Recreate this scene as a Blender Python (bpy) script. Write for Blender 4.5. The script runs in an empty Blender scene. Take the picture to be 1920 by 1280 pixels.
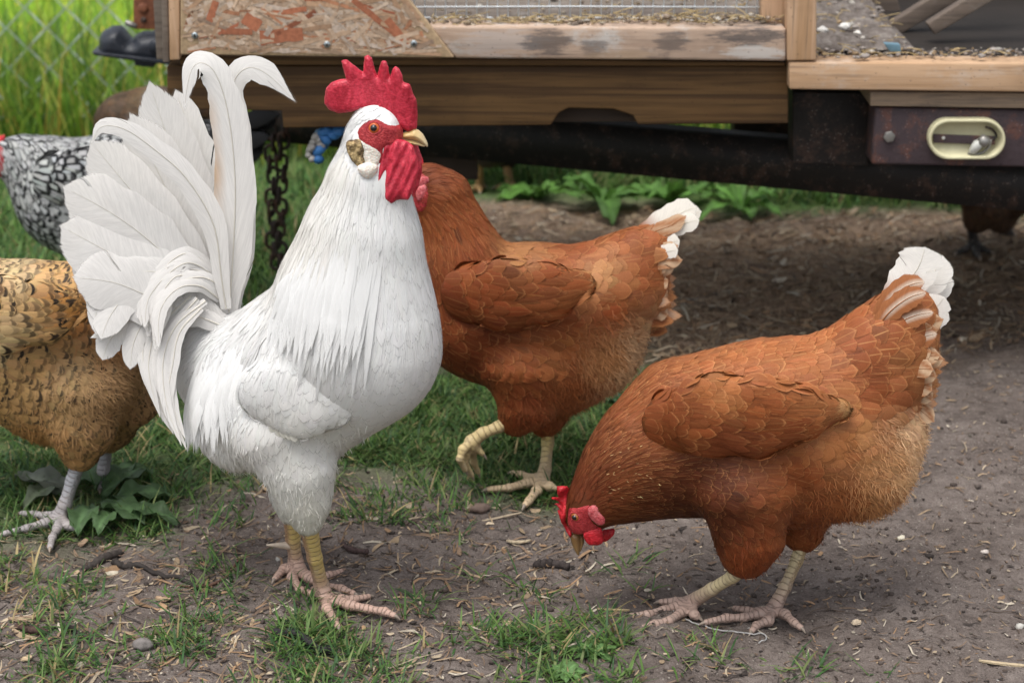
import bpy, math, random
import numpy as np
from mathutils import Matrix, Vector
R = math.radians
SC = bpy.context.scene
COL = SC.collection
rng = np.random.default_rng(7)
random.seed(7)

# ------------------------------------------------------------------ camera, sky, sun, exposure
PITCH, CAMZ, FPX = R(19.0), 0.95, 4000.0
cd = bpy.data.cameras.new('camera'); cam = bpy.data.objects.new('camera', cd); COL.objects.link(cam)
cam.location = (0, 0, CAMZ); cam.rotation_euler = (R(90) - PITCH, 0, 0)
cd.sensor_width = 36; cd.lens = 36 * FPX / 1920; cd.clip_end = 500; cd.clip_start = 0.05
cd.dof.use_dof = True; cd.dof.focus_distance = 2.06; cd.dof.aperture_fstop = 8.0
SC.camera = cam
SUN_EL, SUN_AZ = R(70), R(212)          # sun behind the camera, a little to the left
w = bpy.data.worlds.new('World'); SC.world = w; w.use_nodes = True
nt = w.node_tree; bg = nt.nodes['Background']
sky = nt.nodes.new('ShaderNodeTexSky'); sky.sky_type = 'NISHITA'; sky.sun_disc = False
sky.sun_elevation = SUN_EL; sky.sun_rotation = SUN_AZ; sky.dust_density = 4.0; sky.air_density = 1.0
hs = nt.nodes.new('ShaderNodeHueSaturation'); hs.inputs['Saturation'].default_value = 0.30
nt.links.new(sky.outputs[0], hs.inputs['Color']); nt.links.new(hs.outputs[0], bg.inputs[0])
bg.inputs[1].default_value = 0.15
sl = bpy.data.lights.new('sun', 'SUN'); sl.energy = 1.15; sl.angle = R(32); sl.color = (1.0, .965, .91)
so = bpy.data.objects.new('sun', sl); COL.objects.link(so)
so.rotation_euler = (R(90) - SUN_EL, 0, R(180) - SUN_AZ)
SC.view_settings.view_transform = 'Standard'; SC.view_settings.look = 'None'
SC.view_settings.exposure = 0.60; SC.view_settings.gamma = 1.0
SC.cycles.max_bounces = 6; SC.cycles.diffuse_bounces = 3; SC.cycles.transparent_max_bounces = 14

# ------------------------------------------------------------------ helpers
SN, CS = math.sin(PITCH), math.cos(PITCH)
def at(px, py, Y):
    v = (np.asarray(px, float) - 960) / FPX; q = (640 - np.asarray(py, float)) / FPX
    t = Y / (CS + q * SN)
    return np.stack(np.broadcast_arrays(v * t, t * (CS + q * SN), CAMZ + t * (-SN + q * CS)), -1)
def gz(px, py, z=0.0):                      # a pixel to the horizontal plane at height z
    v = (np.asarray(px, float) - 960) / FPX; q = (640 - np.asarray(py, float)) / FPX
    t = (CAMZ - z) / (SN - q * CS)
    return np.stack(np.broadcast_arrays(v * t, t * (CS + q * SN), np.asarray(z, float)), -1)
def proj(P):
    P = np.asarray(P, float); y = P[..., 1]; z = P[..., 2] - CAMZ
    d = y * CS - z * SN; u = y * SN + z * CS
    return 960 + FPX * P[..., 0] / d, 640 - FPX * u / d, d
def psc(P):                                  # metres per pixel at a point
    return proj(P)[2] / FPX
def nrm(v):
    return v / np.maximum(np.linalg.norm(v, axis=-1, keepdims=True), 1e-9)
def tag(o, label=None, cat=None, group=None, kind=None):
    if label: o['label'] = label
    if cat: o['category'] = cat
    if group: o['group'] = group
    if kind: o['kind'] = kind
    return o
def empty(name, loc, label, cat, group=None):
    o = bpy.data.objects.new(name, None); COL.objects.link(o); o.location = tuple(float(c) for c in loc)
    o.empty_display_size = .05
    return tag(o, label, cat, group)
def root_of(o):
    while o.parent: o = o.parent
    return o
def mk(name, V, F, mat, parent=None, attrs=None, smooth=True, nor=None):
    """V (n,3); F list of (m,k) int arrays or one array"""
    V = np.asarray(V, np.float32)
    Fs = F if isinstance(F, list) else [F]
    Fs = [np.asarray(f, np.int32) for f in Fs if len(f)]
    me = bpy.data.meshes.new(name)
    me.vertices.add(len(V)); me.vertices.foreach_set('co', np.ascontiguousarray(V.ravel()))
    idx = np.ascontiguousarray(np.concatenate([f.ravel() for f in Fs]), np.int32); tot = np.concatenate([np.full(len(f), f.shape[1], np.int32) for f in Fs])
    st = np.concatenate([[0], np.cumsum(tot)[:-1]]).astype(np.int32)
    me.loops.add(len(idx)); me.loops.foreach_set('vertex_index', idx)
    me.polygons.add(len(tot)); me.polygons.foreach_set('loop_start', st)
    me.update(calc_edges=True); me.validate()
    if smooth: me.polygons.foreach_set('use_smooth', np.ones(len(me.polygons), bool))
    for k, a in (attrs or {}).items():
        a = np.asarray(a, np.float32)
        if a.ndim == 1:
            at_ = me.attributes.new(k, 'FLOAT', 'POINT'); at_.data.foreach_set('value', a)
        elif a.shape[1] == 2:
            at_ = me.attributes.new(k, 'FLOAT2', 'POINT'); at_.data.foreach_set('vector', np.ascontiguousarray(a.ravel(), np.float32))
        else:
            if a.shape[1] == 3: a = np.concatenate([a, np.ones((len(a), 1), np.float32)], 1)
            at_ = me.attributes.new(k, 'FLOAT_COLOR', 'POINT'); at_.data.foreach_set('color', np.ascontiguousarray(a.ravel(), np.float32))
    if nor is not None: me.normals_split_custom_set_from_vertices(nor.tolist())
    if mat is not None: me.materials.append(mat)
    o = bpy.data.objects.new(name, me); COL.objects.link(o)
    if parent is not None:
        o.parent = parent
        r = root_of(o)
        if parent is r and r.type == 'EMPTY': o.matrix_parent_inverse = Matrix.Translation(-r.location)
    return o
class Acc:                                   # gathers pieces of ONE mesh
    def __init__(s): s.V, s.F, s.A, s.n = [], {}, {}, 0
    def add(s, V, F, **attrs):
        V = np.asarray(V, float)
        for f in (F if isinstance(F, list) else [F]):
            f = np.asarray(f)
            if len(f): s.F.setdefault(f.shape[1], []).append(f + s.n)
        attrs.setdefault('nor', np.zeros((len(V), 3)))
        for k, a in attrs.items():
            a = np.asarray(a, float)
            if a.ndim <= 1 and a.shape != (len(V),): a = np.broadcast_to(a, (len(V),) + a.shape)
            s.A.setdefault(k, []).append(a)
        s.V.append(V); s.n += len(V); return s
    def mk(s, name, mat, parent=None, smooth=True):
        A = {k: np.concatenate(a) for k, a in s.A.items()}; no = A.pop('nor')
        return mk(name, np.concatenate(s.V), [np.concatenate(f) for f in s.F.values()], mat, parent, A, smooth, no if smooth and np.abs(no).max() > 0 else None)

def surface_nets(F, org, h):
    S = F < 0
    nx, ny, nz = F.shape
    c = [F[i:nx - 1 + i, j:ny - 1 + j, k:nz - 1 + k] for i in (0, 1) for j in (0, 1) for k in (0, 1)]
    sg = sum((a < 0).astype(np.int8) for a in c)
    act = (sg > 0) & (sg < 8)
    idx = np.argwhere(act); N = len(idx)
    vid = np.full(act.shape, -1, np.int64); vid[act] = np.arange(N)
    cv = np.stack([a[act] for a in c], 1)
    off = np.array([(i, j, k) for i in (0, 1) for j in (0, 1) for k in (0, 1)], float)
    acc = np.zeros((N, 3)); cnt = np.zeros((N, 1))
    for a in range(8):
        for b in range(a + 1, 8):
            if np.abs(off[a] - off[b]).sum() != 1: continue
            fa, fb = cv[:, a], cv[:, b]; m = (fa < 0) != (fb < 0)
            t = np.where(m, fa / np.where(m, fa - fb, 1), 0)[:, None]
            acc += np.where(m[:, None], off[a] + (off[b] - off[a]) * t, 0); cnt += m[:, None]
    V = (idx + acc / np.maximum(cnt, 1)) * h + org
    Q = []
    for ax in range(3):
        A = np.take(S, range(0, S.shape[ax] - 1), ax); B = np.take(S, range(1, S.shape[ax]), ax)
        e = np.argwhere(A != B)
        o1, o2 = [(1, 2), (2, 0), (0, 1)][ax]
        m = (e[:, o1] > 0) & (e[:, o2] > 0) & (e[:, o1] < act.shape[o1]) & (e[:, o2] < act.shape[o2])
        e = e[m]; ins = A[tuple(e.T)]
        def g(d1, d2):
            q = e.copy(); q[:, o1] -= d1; q[:, o2] -= d2; return vid[tuple(q.T)]
        q = np.stack([g(1, 1), g(0, 1), g(0, 0), g(1, 0)], 1)
        q[~ins] = q[~ins][:, ::-1]
        Q.append(q)
    return V, np.concatenate(Q)

# value noise (numpy), for terrain and jitter
class VN:
    def __init__(s, seed): s.g = np.random.default_rng(seed).random((64, 64)) * 2 - 1
    def __call__(s, x, y):
        xi = np.floor(x).astype(int); yi = np.floor(y).astype(int); fx = x - xi; fy = y - yi
        fx = fx * fx * (3 - 2 * fx); fy = fy * fy * (3 - 2 * fy)
        G = s.g; a = G[xi % 64, yi % 64]; b = G[(xi + 1) % 64, yi % 64]; c = G[xi % 64, (yi + 1) % 64]; d = G[(xi + 1) % 64, (yi + 1) % 64]
        return (a * (1 - fx) + b * fx) * (1 - fy) + (c * (1 - fx) + d * fx) * fy
def fbm(x, y, f, oct=3, seed=0):
    r = 0; a = 1.
    for i in range(oct):
        r = r + a * VN(seed + i)(x * f * 2 ** i + 17.3 * i, y * f * 2 ** i - 9.1 * i); a *= .5
    return r
def polydist(px, py, poly):
    """signed distance to a closed polygon in its own plane, >0 inside"""
    px, py = np.broadcast_arrays(px, py)
    P = np.asarray(poly, float); d = np.full(np.shape(px), 1e9); ins = np.zeros(np.shape(px), bool)
    n = len(P)
    for i in range(n):
        a, b = P[i], P[(i + 1) % n]; e = b - a
        t = np.clip(((px - a[0]) * e[0] + (py - a[1]) * e[1]) / max(e @ e, 1e-12), 0, 1)
        d = np.minimum(d, np.hypot(px - a[0] - t * e[0], py - a[1] - t * e[1]))
        c = ((a[1] > py) != (b[1] > py)) & (px < (b[0] - a[0]) * (py - a[1]) / (b[1] - a[1] + 1e-12) + a[0])
        ins ^= c
    return np.where(ins, d, -d)
def spline(pts, n, closed=False):
    P = np.asarray(pts, float); m = len(P)
    if closed: ext = np.concatenate([P[-1:], P, P[:2]])
    else: ext = np.concatenate([2 * P[:1] - P[1:2], P, 2 * P[-1:] - P[-2:-1]])
    seg = m if closed else m - 1
    t = np.linspace(0, seg, n, endpoint=not closed); i = np.minimum(t.astype(int), seg - 1); f = (t - i)[:, None]
    a, b, c, d = ext[i], ext[i + 1], ext[i + 2], ext[i + 3]
    return .5 * (2 * b + (c - a) * f + (2 * a - 5 * b + 4 * c - d) * f ** 2 + (3 * b - 3 * c + d - a) * f ** 3)

# ------------------------------------------------------------------ materials
class NB:
    def __init__(s, name, rough=.7, spec=.3):
        s.m = bpy.data.materials.new(name); s.m.use_nodes = True; s.nt = s.m.node_tree
        s.b = s.nt.nodes['Principled BSDF']; s.out = s.nt.nodes['Material Output']
        s.b.inputs['Roughness'].default_value = rough; s.b.inputs['Specular IOR Level'].default_value = spec
    def n(s, t, **kw):
        n = s.nt.nodes.new(t)
        for k, v in kw.items(): setattr(n, k, v)
        return n
    def set(s, sock, v):
        if isinstance(v, bpy.types.NodeSocket): s.nt.links.new(v, sock)
        else: sock.default_value = v
    def math(s, op, a, b=0.0, c=0.0, clamp=False):
        n = s.n('ShaderNodeMath', operation=op, use_clamp=clamp)
        for i, v in enumerate((a, b, c)): s.set(n.inputs[i], v)
        return n.outputs[0]
    def sstep(s, x, lo, hi):
        n = s.n('ShaderNodeMapRange', interpolation_type='SMOOTHSTEP')
        s.set(n.inputs[0], x); n.inputs[1].default_value = lo; n.inputs[2].default_value = hi
        return n.outputs[0]
    def mix(s, f, a, b, mode='MIX'):
        n = s.n('ShaderNodeMix', data_type='RGBA', blend_type=mode)
        s.set(n.inputs[0], f)
        for sk, v in ((n.inputs[6], a), (n.inputs[7], b)):
            s.set(sk, v if isinstance(v, bpy.types.NodeSocket) else (*v[:3], 1))
        return n.outputs[2]
    def attr(s, name, out='Color'):
        return s.n('ShaderNodeAttribute', attribute_name=name).outputs[out]
    def xyz(s, v):
        n = s.n('ShaderNodeSeparateXYZ'); s.set(n.inputs[0], v); return n.outputs
    def comb(s, x, y, z=0.0):
        n = s.n('ShaderNodeCombineXYZ')
        for i, v in enumerate((x, y, z)): s.set(n.inputs[i], v)
        return n.outputs[0]
    def obj(s): return s.n('ShaderNodeTexCoord').outputs['Object']
    def mapv(s, v, scale=(1, 1, 1), rot=(0, 0, 0), loc=(0, 0, 0)):
        n = s.n('ShaderNodeMapping'); s.set(n.inputs[0], v)
        n.inputs['Scale'].default_value = scale; n.inputs['Rotation'].default_value = rot; n.inputs['Location'].default_value = loc
        return n.outputs[0]
    def noise(s, v, scale, detail=4, rough=.55, dist=0, color=False):
        n = s.n('ShaderNodeTexNoise'); s.set(n.inputs['Vector'], v); n.inputs['Scale'].default_value = scale
        n.inputs['Detail'].default_value = detail; n.inputs['Roughness'].default_value = rough; n.inputs['Distortion'].default_value = dist
        return n.outputs[1 if color else 0]
    def voro(s, v, scale, out='Distance', feature='F1', rnd=1.0):
        n = s.n('ShaderNodeTexVoronoi', feature=feature); s.set(n.inputs['Vector'], v); n.inputs['Scale'].default_value = scale
        n.inputs['Randomness'].default_value = rnd
        return n.outputs[out]
    def ramp(s, f, stops):
        n = s.n('ShaderNodeValToRGB'); s.set(n.inputs[0], f); e = n.color_ramp.elements
        while len(e) < len(stops): e.new(.5)
        for k, (p, c) in enumerate(stops): e[k].position = p; e[k].color = (*c[:3], 1)
        return n.outputs[0]
    def bump(s, h, strength=.5, dist=.002, chain=None):
        n = s.n('ShaderNodeBump'); s.set(n.inputs['Height'], h); n.inputs['Strength'].default_value = strength
        n.inputs['Distance'].default_value = dist
        if chain is not None: s.set(n.inputs['Normal'], chain)
        return n.outputs[0]
    def done(s, color=None, normal=None, rough=None):
        if color is not None: s.set(s.b.inputs['Base Color'], color if isinstance(color, bpy.types.NodeSocket) else (*color, 1))
        if normal is not None: s.set(s.b.inputs['Normal'], normal)
        if rough is not None: s.set(s.b.inputs['Roughness'], rough)
        return s.m
    def translucent(s, fac, color, normal=None):
        t = s.n('ShaderNodeBsdfTranslucent'); s.set(t.inputs[0], color)
        if normal is not None: s.set(t.inputs['Normal'], normal)
        m = s.n('ShaderNodeMixShader'); m.inputs[0].default_value = fac
        s.nt.links.new(s.b.outputs[0], m.inputs[1]); s.nt.links.new(t.outputs[0], m.inputs[2]); s.nt.links.new(m.outputs[0], s.out.inputs[0])

def feather_mat(name, trans=.12, rough=.62, edge=None, pattern=None, shaft=(.9, .8, .6), bar=.12, fray=.95, split=0., tipv=.5):
    """fcol: plumage colour, fuv: across/along the vane, fpar: shaft, edging, pattern strength"""
    b = NB(name, rough, .25)
    uv = b.xyz(b.attr('fuv', 'Vector')); u, v = uv[0], uv[1]
    col = b.attr('fcol'); par = b.n('ShaderNodeSeparateColor'); b.set(par.inputs[0], b.attr('fpar'))
    au = b.math('ABSOLUTE', b.math('SUBTRACT', b.math('MULTIPLY', u, 2.0), 1.0))
    seed = b.attr('fseed', 'Fac')
    vt = b.math('MAXIMUM', b.math('DIVIDE', b.math('SUBTRACT', v, tipv), 1.0 - tipv), 0.0)
    e2 = b.math('ADD', b.math('MULTIPLY', b.math('MULTIPLY', au, au), .8), b.math('MULTIPLY', vt, vt))
    # barbs: fine lines running outwards and forwards from the shaft
    bl = b.math('MULTIPLY', b.math('SUBTRACT', v, b.math('MULTIPLY', au, .16)), 26.0)
    nz = b.noise(b.comb(bl, b.math('MULTIPLY', u, 2.0), b.math('MULTIPLY', seed, 37.0)), 2.4, 3, .7)
    k = b.sstep(nz, .3, .72)
    col = b.mix(b.math('MULTIPLY', b.math('SUBTRACT', 1.0, k), bar), col, (0, 0, 0))
    if pattern == 'crescent':        # dark spangle near the tip
        c = b.math('ADD', v, b.math('MULTIPLY', b.math('MULTIPLY', au, au), .14))
        f = b.math('MULTIPLY', b.sstep(c, .70, .77), b.math('SUBTRACT', 1.0, b.sstep(c, .88, .96)))
        f = b.math('MULTIPLY', f, par.outputs[2]); col = b.mix(f, col, (.022, .016, .012))
        f2 = b.math('MULTIPLY', b.math('SUBTRACT', 1.0, b.sstep(au, .05, .22)), b.math('MULTIPLY', par.outputs[2], b.sstep(v, .35, .75)))
        col = b.mix(b.math('MULTIPLY', f2, .35), col, (.05, .03, .02))
    if pattern == 'laced':           # white centre, black edge
        e = b.math('MAXIMUM', b.sstep(au, .30, .52), b.sstep(v, .66, .80))
        col = b.mix(b.math('MULTIPLY', e, par.outputs[2]), col, (.012, .012, .014))
    if edge is not None:
        e = b.sstep(e2, .48, .86)
        col = b.mix(b.math('MULTIPLY', e, par.outputs[1]), col, edge)
    sh = b.math('MULTIPLY', b.math('SUBTRACT', 1.0, b.sstep(au, .0, .10)), par.outputs[0])
    col = b.mix(sh, col, shaft)
    fz = b.noise(b.comb(b.math('MULTIPLY', bl, 1.3), b.math('MULTIPLY', u, .8), b.math('MULTIPLY', seed, 91.0)), 3.0, 2, .6)
    al = b.sstep(b.math('ADD', e2, b.math('MULTIPLY', fz, .45)), 1.02, 1.26)
    if split:
        sd_ = b.math('GREATER_THAN', u, .5); sn = b.noise(b.comb(b.math('MULTIPLY', bl, .24), b.math('MULTIPLY', sd_, 7.0), b.math('MULTIPLY', seed, 53.0)), 2.0, 2, .5)
        al = b.math('MAXIMUM', al, b.math('MULTIPLY', b.sstep(sn, .655, .675), b.sstep(b.math('ADD', au, b.math('MULTIPLY', sn, .4)), .70, .74)))
    b.set(b.b.inputs['Alpha'], b.math('SUBTRACT', 1.0, b.math('MULTIPLY', al, fray)))
    nrm_ = b.bump(nz, .22, .0006)
    b.done(col, nrm_)
    if trans:
        t = b.n('ShaderNodeBsdfTranslucent'); b.set(t.inputs[0], col); b.set(t.inputs['Normal'], nrm_)
        tp = b.n('ShaderNodeBsdfTransparent'); m0 = b.n('ShaderNodeMixShader'); b.set(m0.inputs[0], b.math('MULTIPLY', al, fray))
        b.nt.links.new(t.outputs[0], m0.inputs[1]); b.nt.links.new(tp.outputs[0], m0.inputs[2])
        m = b.n('ShaderNodeMixShader'); m.inputs[0].default_value = trans
        b.nt.links.new(b.b.outputs[0], m.inputs[1]); b.nt.links.new(m0.outputs[0], m.inputs[2]); b.nt.links.new(m.outputs[0], b.out.inputs[0])
    return b.m
M = {}
M['f_white'] = feather_mat('white_plumage', .2, .6, shaft=(.86, .8, .68), bar=.05)
M['f_tail'] = feather_mat('white_tail_plumage', .3, .6, shaft=(.86, .8, .68), bar=.13, split=1., tipv=.84)
M['f_hentail'] = feather_mat('pale_tail_plumage', .2, .6, shaft=(.86, .74, .6), bar=.12, split=1., tipv=.80)
M['f_red'] = feather_mat('rust_plumage', .08, .58, edge=(.52, .22, .08), shaft=(.66, .34, .13), bar=.26)
M['f_buff'] = feather_mat('buff_plumage', .08, .6, edge=(.55, .36, .16), pattern='crescent', shaft=(.6, .42, .2), bar=.18)
M['f_silver'] = feather_mat('silver_plumage', .06, .5, pattern='laced', shaft=(.7, .7, .68), bar=.1)
def skin_mat(name, c1, c2, rough=.45, scale=320, sss=.25, strength=.6, wrinkle=90):
    b = NB(name, rough, .4); o = b.obj()
    n1 = b.noise(o, scale, 4, .6); v = b.voro(o, scale * 1.6); n2 = b.noise(b.mapv(o, (1, 1, .45), (0, .3, 0)), wrinkle, 3, .6, 1.2)
    col = b.mix(b.sstep(b.math('MULTIPLY', n1, n2), .12, .38), c1, c2)
    col = b.mix(b.math('MULTIPLY', b.math('SUBTRACT', 1.0, b.sstep(v, .0, .22)), .10), col, (.95, .55, .55))
    h = b.math('ADD', b.math('MULTIPLY', v, .6), b.math('MULTIPLY', n2, 1.6))
    b.b.inputs['Subsurface Weight'].default_value = sss; b.b.inputs['Subsurface Radius'].default_value = (.004, .0015, .001); b.b.inputs['Subsurface Scale'].default_value = 1
    return b.done(col, b.bump(h, strength, .0014))
M['comb'] = skin_mat('comb_skin', (.34, .010, .026), (.58, .035, .066), .46, strength=.35)
M['hencomb'] = skin_mat('hen_comb_skin', (.34, .006, .012), (.56, .018, .03), .5)
M['face'] = skin_mat('face_skin', (.26, .010, .016), (.46, .045, .05), .55, 420)
M['lobe_pale'] = skin_mat('pale_earlobe_skin', (.62, .55, .47), (.80, .76, .70), .55, 300)
M['lobe_pink'] = skin_mat('pink_earlobe_skin', (.40, .05, .06), (.60, .16, .165), .5, 300)
M['scab'] = skin_mat('scabbed_skin', (.06, .032, .014), (.48, .35, .17), .75, 260, .05, 1.0)
def plain(name, col, rough=.5, metal=0., nscale=0, namp=.3, bump=0, spec=.4):
    b = NB(name, rough, spec); b.b.inputs['Metallic'].default_value = metal
    if nscale:
        n = b.noise(b.obj(), nscale, 5, .6); c = b.mix(b.math('MULTIPLY', b.sstep(n, .3, .7), namp), col, tuple(x * .25 for x in col))
        return b.done(c, b.bump(n, bump, .002) if bump else None)
    return b.done(col)
def horn_mat(name, base, tip, rough=.35):
    b = NB(name, rough, .5); c = b.attr('fcol'); n = b.noise(b.mapv(b.obj(), (1, 1, 1)), 260, 3)
    return b.done(b.mix(b.math('MULTIPLY', n, .35), c, tip))
M['beak'] = horn_mat('beak_horn', None, (.35, .2, .06))
M['iris'] = plain('amber_iris', (.50, .10, .02), .12, spec=.6)
M['iris_hen'] = plain('orange_brown_iris', (.33, .10, .025), .15, spec=.6)
M['pupil'] = plain('black_pupil', (.004, .004, .004), .06, spec=.8)
M['claw'] = plain('claw_horn', (.30, .24, .19), .4, nscale=200, namp=.4)
M['spur'] = plain('spur_horn', (.66, .55, .44), .45, nscale=150, namp=.3)
def leg_mat(name):
    b = NB(name, .55, .35); c = b.attr('fcol'); s = b.attr('scute', 'Fac'); side = b.attr('front', 'Fac')
    s = b.math('ADD', s, b.math('MULTIPLY', b.noise(b.obj(), 90, 2), .9)); fr = b.math('FRACT', s)
    line = b.math('MULTIPLY', b.sstep(b.math('ABSOLUTE', b.math('SUBTRACT', fr, .5)), .36, .49), b.sstep(side, -.25, .25))
    v = b.voro(b.obj(), 480, 'Distance', 'DISTANCE_TO_EDGE'); vl = b.math('SUBTRACT', 1.0, b.sstep(v, .0, .16))
    small = b.math('MULTIPLY', vl, b.math('SUBTRACT', 1.0, b.sstep(side, -.1, .3)))
    ln = b.math('MAXIMUM', line, small)
    n = b.noise(b.obj(), 130, 4)
    col = b.mix(b.math('MULTIPLY', ln, .36), c, (.16, .11, .08))
    col = b.mix(b.math('MULTIPLY', b.sstep(n, .45, .75), .35), col, (.35, .29, .25))
    h = b.math('SUBTRACT', 1.0, ln)
    return b.done(col, b.bump(h, .9, .0012))
M['leg'] = leg_mat('scaled_leg_skin')
def wood_mat(name, c1, c2, axis=0, scale=1.0, dark=(.05, .04, .035), stain=0., stainc=(.06, .06, .07), rough=.75, stripes=0., pale=0., spots=()):
    b = NB(name, rough, .2); o = b.obj()
    sc = [60 * scale] * 3; sc[axis] = 3.2 * scale
    g = b.noise(b.mapv(o, sc), 1.0, 5, .6, .6)
    sc2 = [260 * scale] * 3; sc2[axis] = 7 * scale
    f = b.noise(b.mapv(o, sc2), 1.0, 3, .7)
    col = b.ramp(g, [(.3, c2), (.5, c1), (.62, tuple(.5 * (a + q) for a, q in zip(c1, c2))), (.75, c1)])
    col = b.mix(b.math('MULTIPLY', b.sstep(f, .5, .75), .5), col, dark)
    big = b.noise(o, 7, 4, .65)
    col = b.mix(b.math('MULTIPLY', b.sstep(big, .48, .72), .45), col, tuple(x * .5 for x in c2))
    if stain:
        n2 = b.noise(b.mapv(o, (9, 14, 22)), 1.0, 6, .7)
        col = b.mix(b.math('MULTIPLY', b.sstep(n2, .56, .66), stain), col, stainc)
    if pale:
        n3 = b.noise(b.mapv(o, (14, 20, 26), loc=(3, 1, 2)), 1.0, 6, .7)
        col = b.mix(b.math('MULTIPLY', b.sstep(n3, .52, .68), pale), col, (.55, .53, .50))
    if stripes:
        g2 = b.noise(b.mapv(o, [(1.1 if k == axis else 95) for k in range(3)]), 1.0, 3, .6, .4)
        col = b.mix(b.math('MULTIPLY', b.sstep(g2, .48, .6), stripes), col, c2)
    for (sx, sz, rx, rz, sc_, sa) in spots:     # stains with a place of their own
        ox = b.xyz(o); wn = b.noise(b.mapv(o, (18, 60, 140)), 1.0, 6, .8)
        d = b.math('ADD', b.math('POWER', b.math('ABSOLUTE', b.math('DIVIDE', b.math('SUBTRACT', ox[0], sx), rx)), 2.0), b.math('POWER', b.math('ABSOLUTE', b.math('DIVIDE', b.math('SUBTRACT', ox[2], sz), rz)), 2.0))
        f_ = b.math('SUBTRACT', 1.0, b.sstep(b.math('ADD', d, b.math('MULTIPLY', b.math('SUBTRACT', wn, .5), 6.5)), .3, 1.3))
        col = b.mix(b.math('MULTIPLY', f_, sa), col, sc_)
    sp = b.voro(o, 120); col = b.mix(b.math('MULTIPLY', b.math('SUBTRACT', 1.0, b.sstep(sp, .06, .14)), .55), col, dark)
    return b.done(col, b.bump(b.math('ADD', g, b.math('MULTIPLY', f, .6)), .5, .0012))
M['pine'] = wood_mat('pine_board', (.54, .36, .225), (.44, .27, .15), 0, pale=.3, stain=.25, stainc=(.10, .075, .06))
M['pine_v'] = wood_mat('pine_post', (.60, .40, .26), (.46, .28, .15), 2)
def spx(x0, x1, y0, y1, c, a):
    q0, q1 = at(x0, y0, 2.556), at(x1, y1, 2.556); return ((q0[0] + q1[0]) / 2, (q0[2] + q1[2]) / 2, abs(q1[0] - q0[0]) / 2, abs(q0[2] - q1[2]) / 2, c, a)
BLK, WHT = (.035, .042, .052), (.62, .60, .57)
M['pine_weathered'] = wood_mat('weathered_sill', (.50, .37, .28), (.38, .27, .20), 0, stain=.45, pale=.75, spots=[spx(860, 1010, 55, 108, (.50, .45, .42), .55), spx(980, 1070, 58, 108, BLK, .62), spx(1090, 1140, 70, 108, BLK, .5), spx(1230, 1290, 60, 96, BLK, .55), spx(1335, 1475, 52, 84, BLK, .72), spx(1360, 1475, 88, 114, WHT, .7), spx(1100, 1240, 95, 116, (.46, .33, .22), .6)])
M['beam'] = wood_mat('treated_beam', (.135, .076, .031), (.048, .027, .014), 0, .8, (.03, .02, .012), stripes=.75)
M['greywood'] = wood_mat('grey_plank', (.20, .165, .135), (.12, .095, .08), 0, pale=.2)
M['darkwood'] = wood_mat('dark_old_plank', (.07, .052, .04), (.035, .028, .024), 0)
M['shadewood'] = wood_mat('shade_toned_plank', (.026, .021, .018), (.014, .012, .010), 0)  # near-black tone is the enclosed deck's shade, painted into the wood colour
M['ply'] = wood_mat('plywood_edge', (.30, .22, .15), (.12, .10, .09), 0, 2.2, stain=.5)
def rust_mat(name, base, rust, amt=.5, rough=.6):
    b = NB(name, rough, .35); o = b.obj(); n = b.noise(o, 38, 8, .75); n2 = b.noise(o, 150, 5, .7); n3 = b.voro(o, 260)
    c = b.mix(b.sstep(n, .62 - amt * .3, .72 - amt * .2), base, rust)
    c = b.mix(b.math('MULTIPLY', b.sstep(n2, .55, .7), .6), c, tuple(x * .3 for x in base))
    c = b.mix(b.math('MULTIPLY', b.math('SUBTRACT', 1.0, b.sstep(n3, .08, .2)), b.sstep(n, .45, .6)), c, (.34, .28, .26))
    return b.done(c, b.bump(b.math('ADD', n, n2), .6, .0015))
M['rail'] = rust_mat('rusty_red_steel', (.060, .042, .047), (.125, .058, .045), .45)
M['black_steel'] = rust_mat('black_painted_steel', (.016, .014, .013), (.060, .036, .027), .42, .55)
M['rust'] = rust_mat('rusty_plate', (.13, .05, .03), (.24, .09, .045), .8, .8)
M['coupler'] = rust_mat('coupler_black_paint', (.02, .024, .033), (.05, .05, .055), .1, .35)
M['chain'] = rust_mat('rusty_chain_steel', (.045, .032, .028), (.11, .055, .035), .5, .6)
M['galv'] = plain('galvanised_wire', (.62, .65, .67), .5, .1)
M['zinc'] = plain('zinc_screw', (.42, .48, .50), .35, .8, 200, .3)
M['cream_plastic'] = plain('yellowed_plastic', (.66, .62, .40), .45, nscale=60, namp=.15)
M['bulb'] = plain('cloudy_bulb', (.60, .60, .56), .2, nscale=80, namp=.2)
M['steel'] = plain('dull_steel', (.30, .29, .27), .45, .6, 80, .4)
M['blue'] = plain('blue_plastic_rope', (.05, .20, .50), .5, nscale=60, namp=.3)
M['whiterope'] = plain('dirty_white_rope', (.45, .43, .40), .8, nscale=90, namp=.5)
M['string'] = plain('grey_string', (.42, .41, .40), .8, nscale=300, namp=.3)
def vcol_mat(name, rough=.8, trans=0., nscale=0, spec=.25, bumpd=.0006):
    b = NB(name, rough, spec); c = b.attr('fcol')
    nr = None
    if nscale:
        n = b.noise(b.obj(), nscale, 4, .65); c = b.mix(b.math('MULTIPLY', b.sstep(n, .35, .7), .4), c, b.mix(.7, c, (0, 0, 0)))
        nr = b.bump(n, .6, bumpd)
    b.done(c, nr)
    if trans: b.translucent(trans, c)
    return b.m
M['litter'] = vcol_mat('dry_litter', .85, .0, 240)
M['grass'] = vcol_mat('grass_blade', .5, .35)
M['leaf'] = vcol_mat('weed_leaf', .55, .25, 70, .35, .002)
M['osb'] = vcol_mat('osb_flakes', .7, 0, 200, .25)
M['stick'] = vcol_mat('stick_bark', .85, 0, 160, .2, .002)
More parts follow.
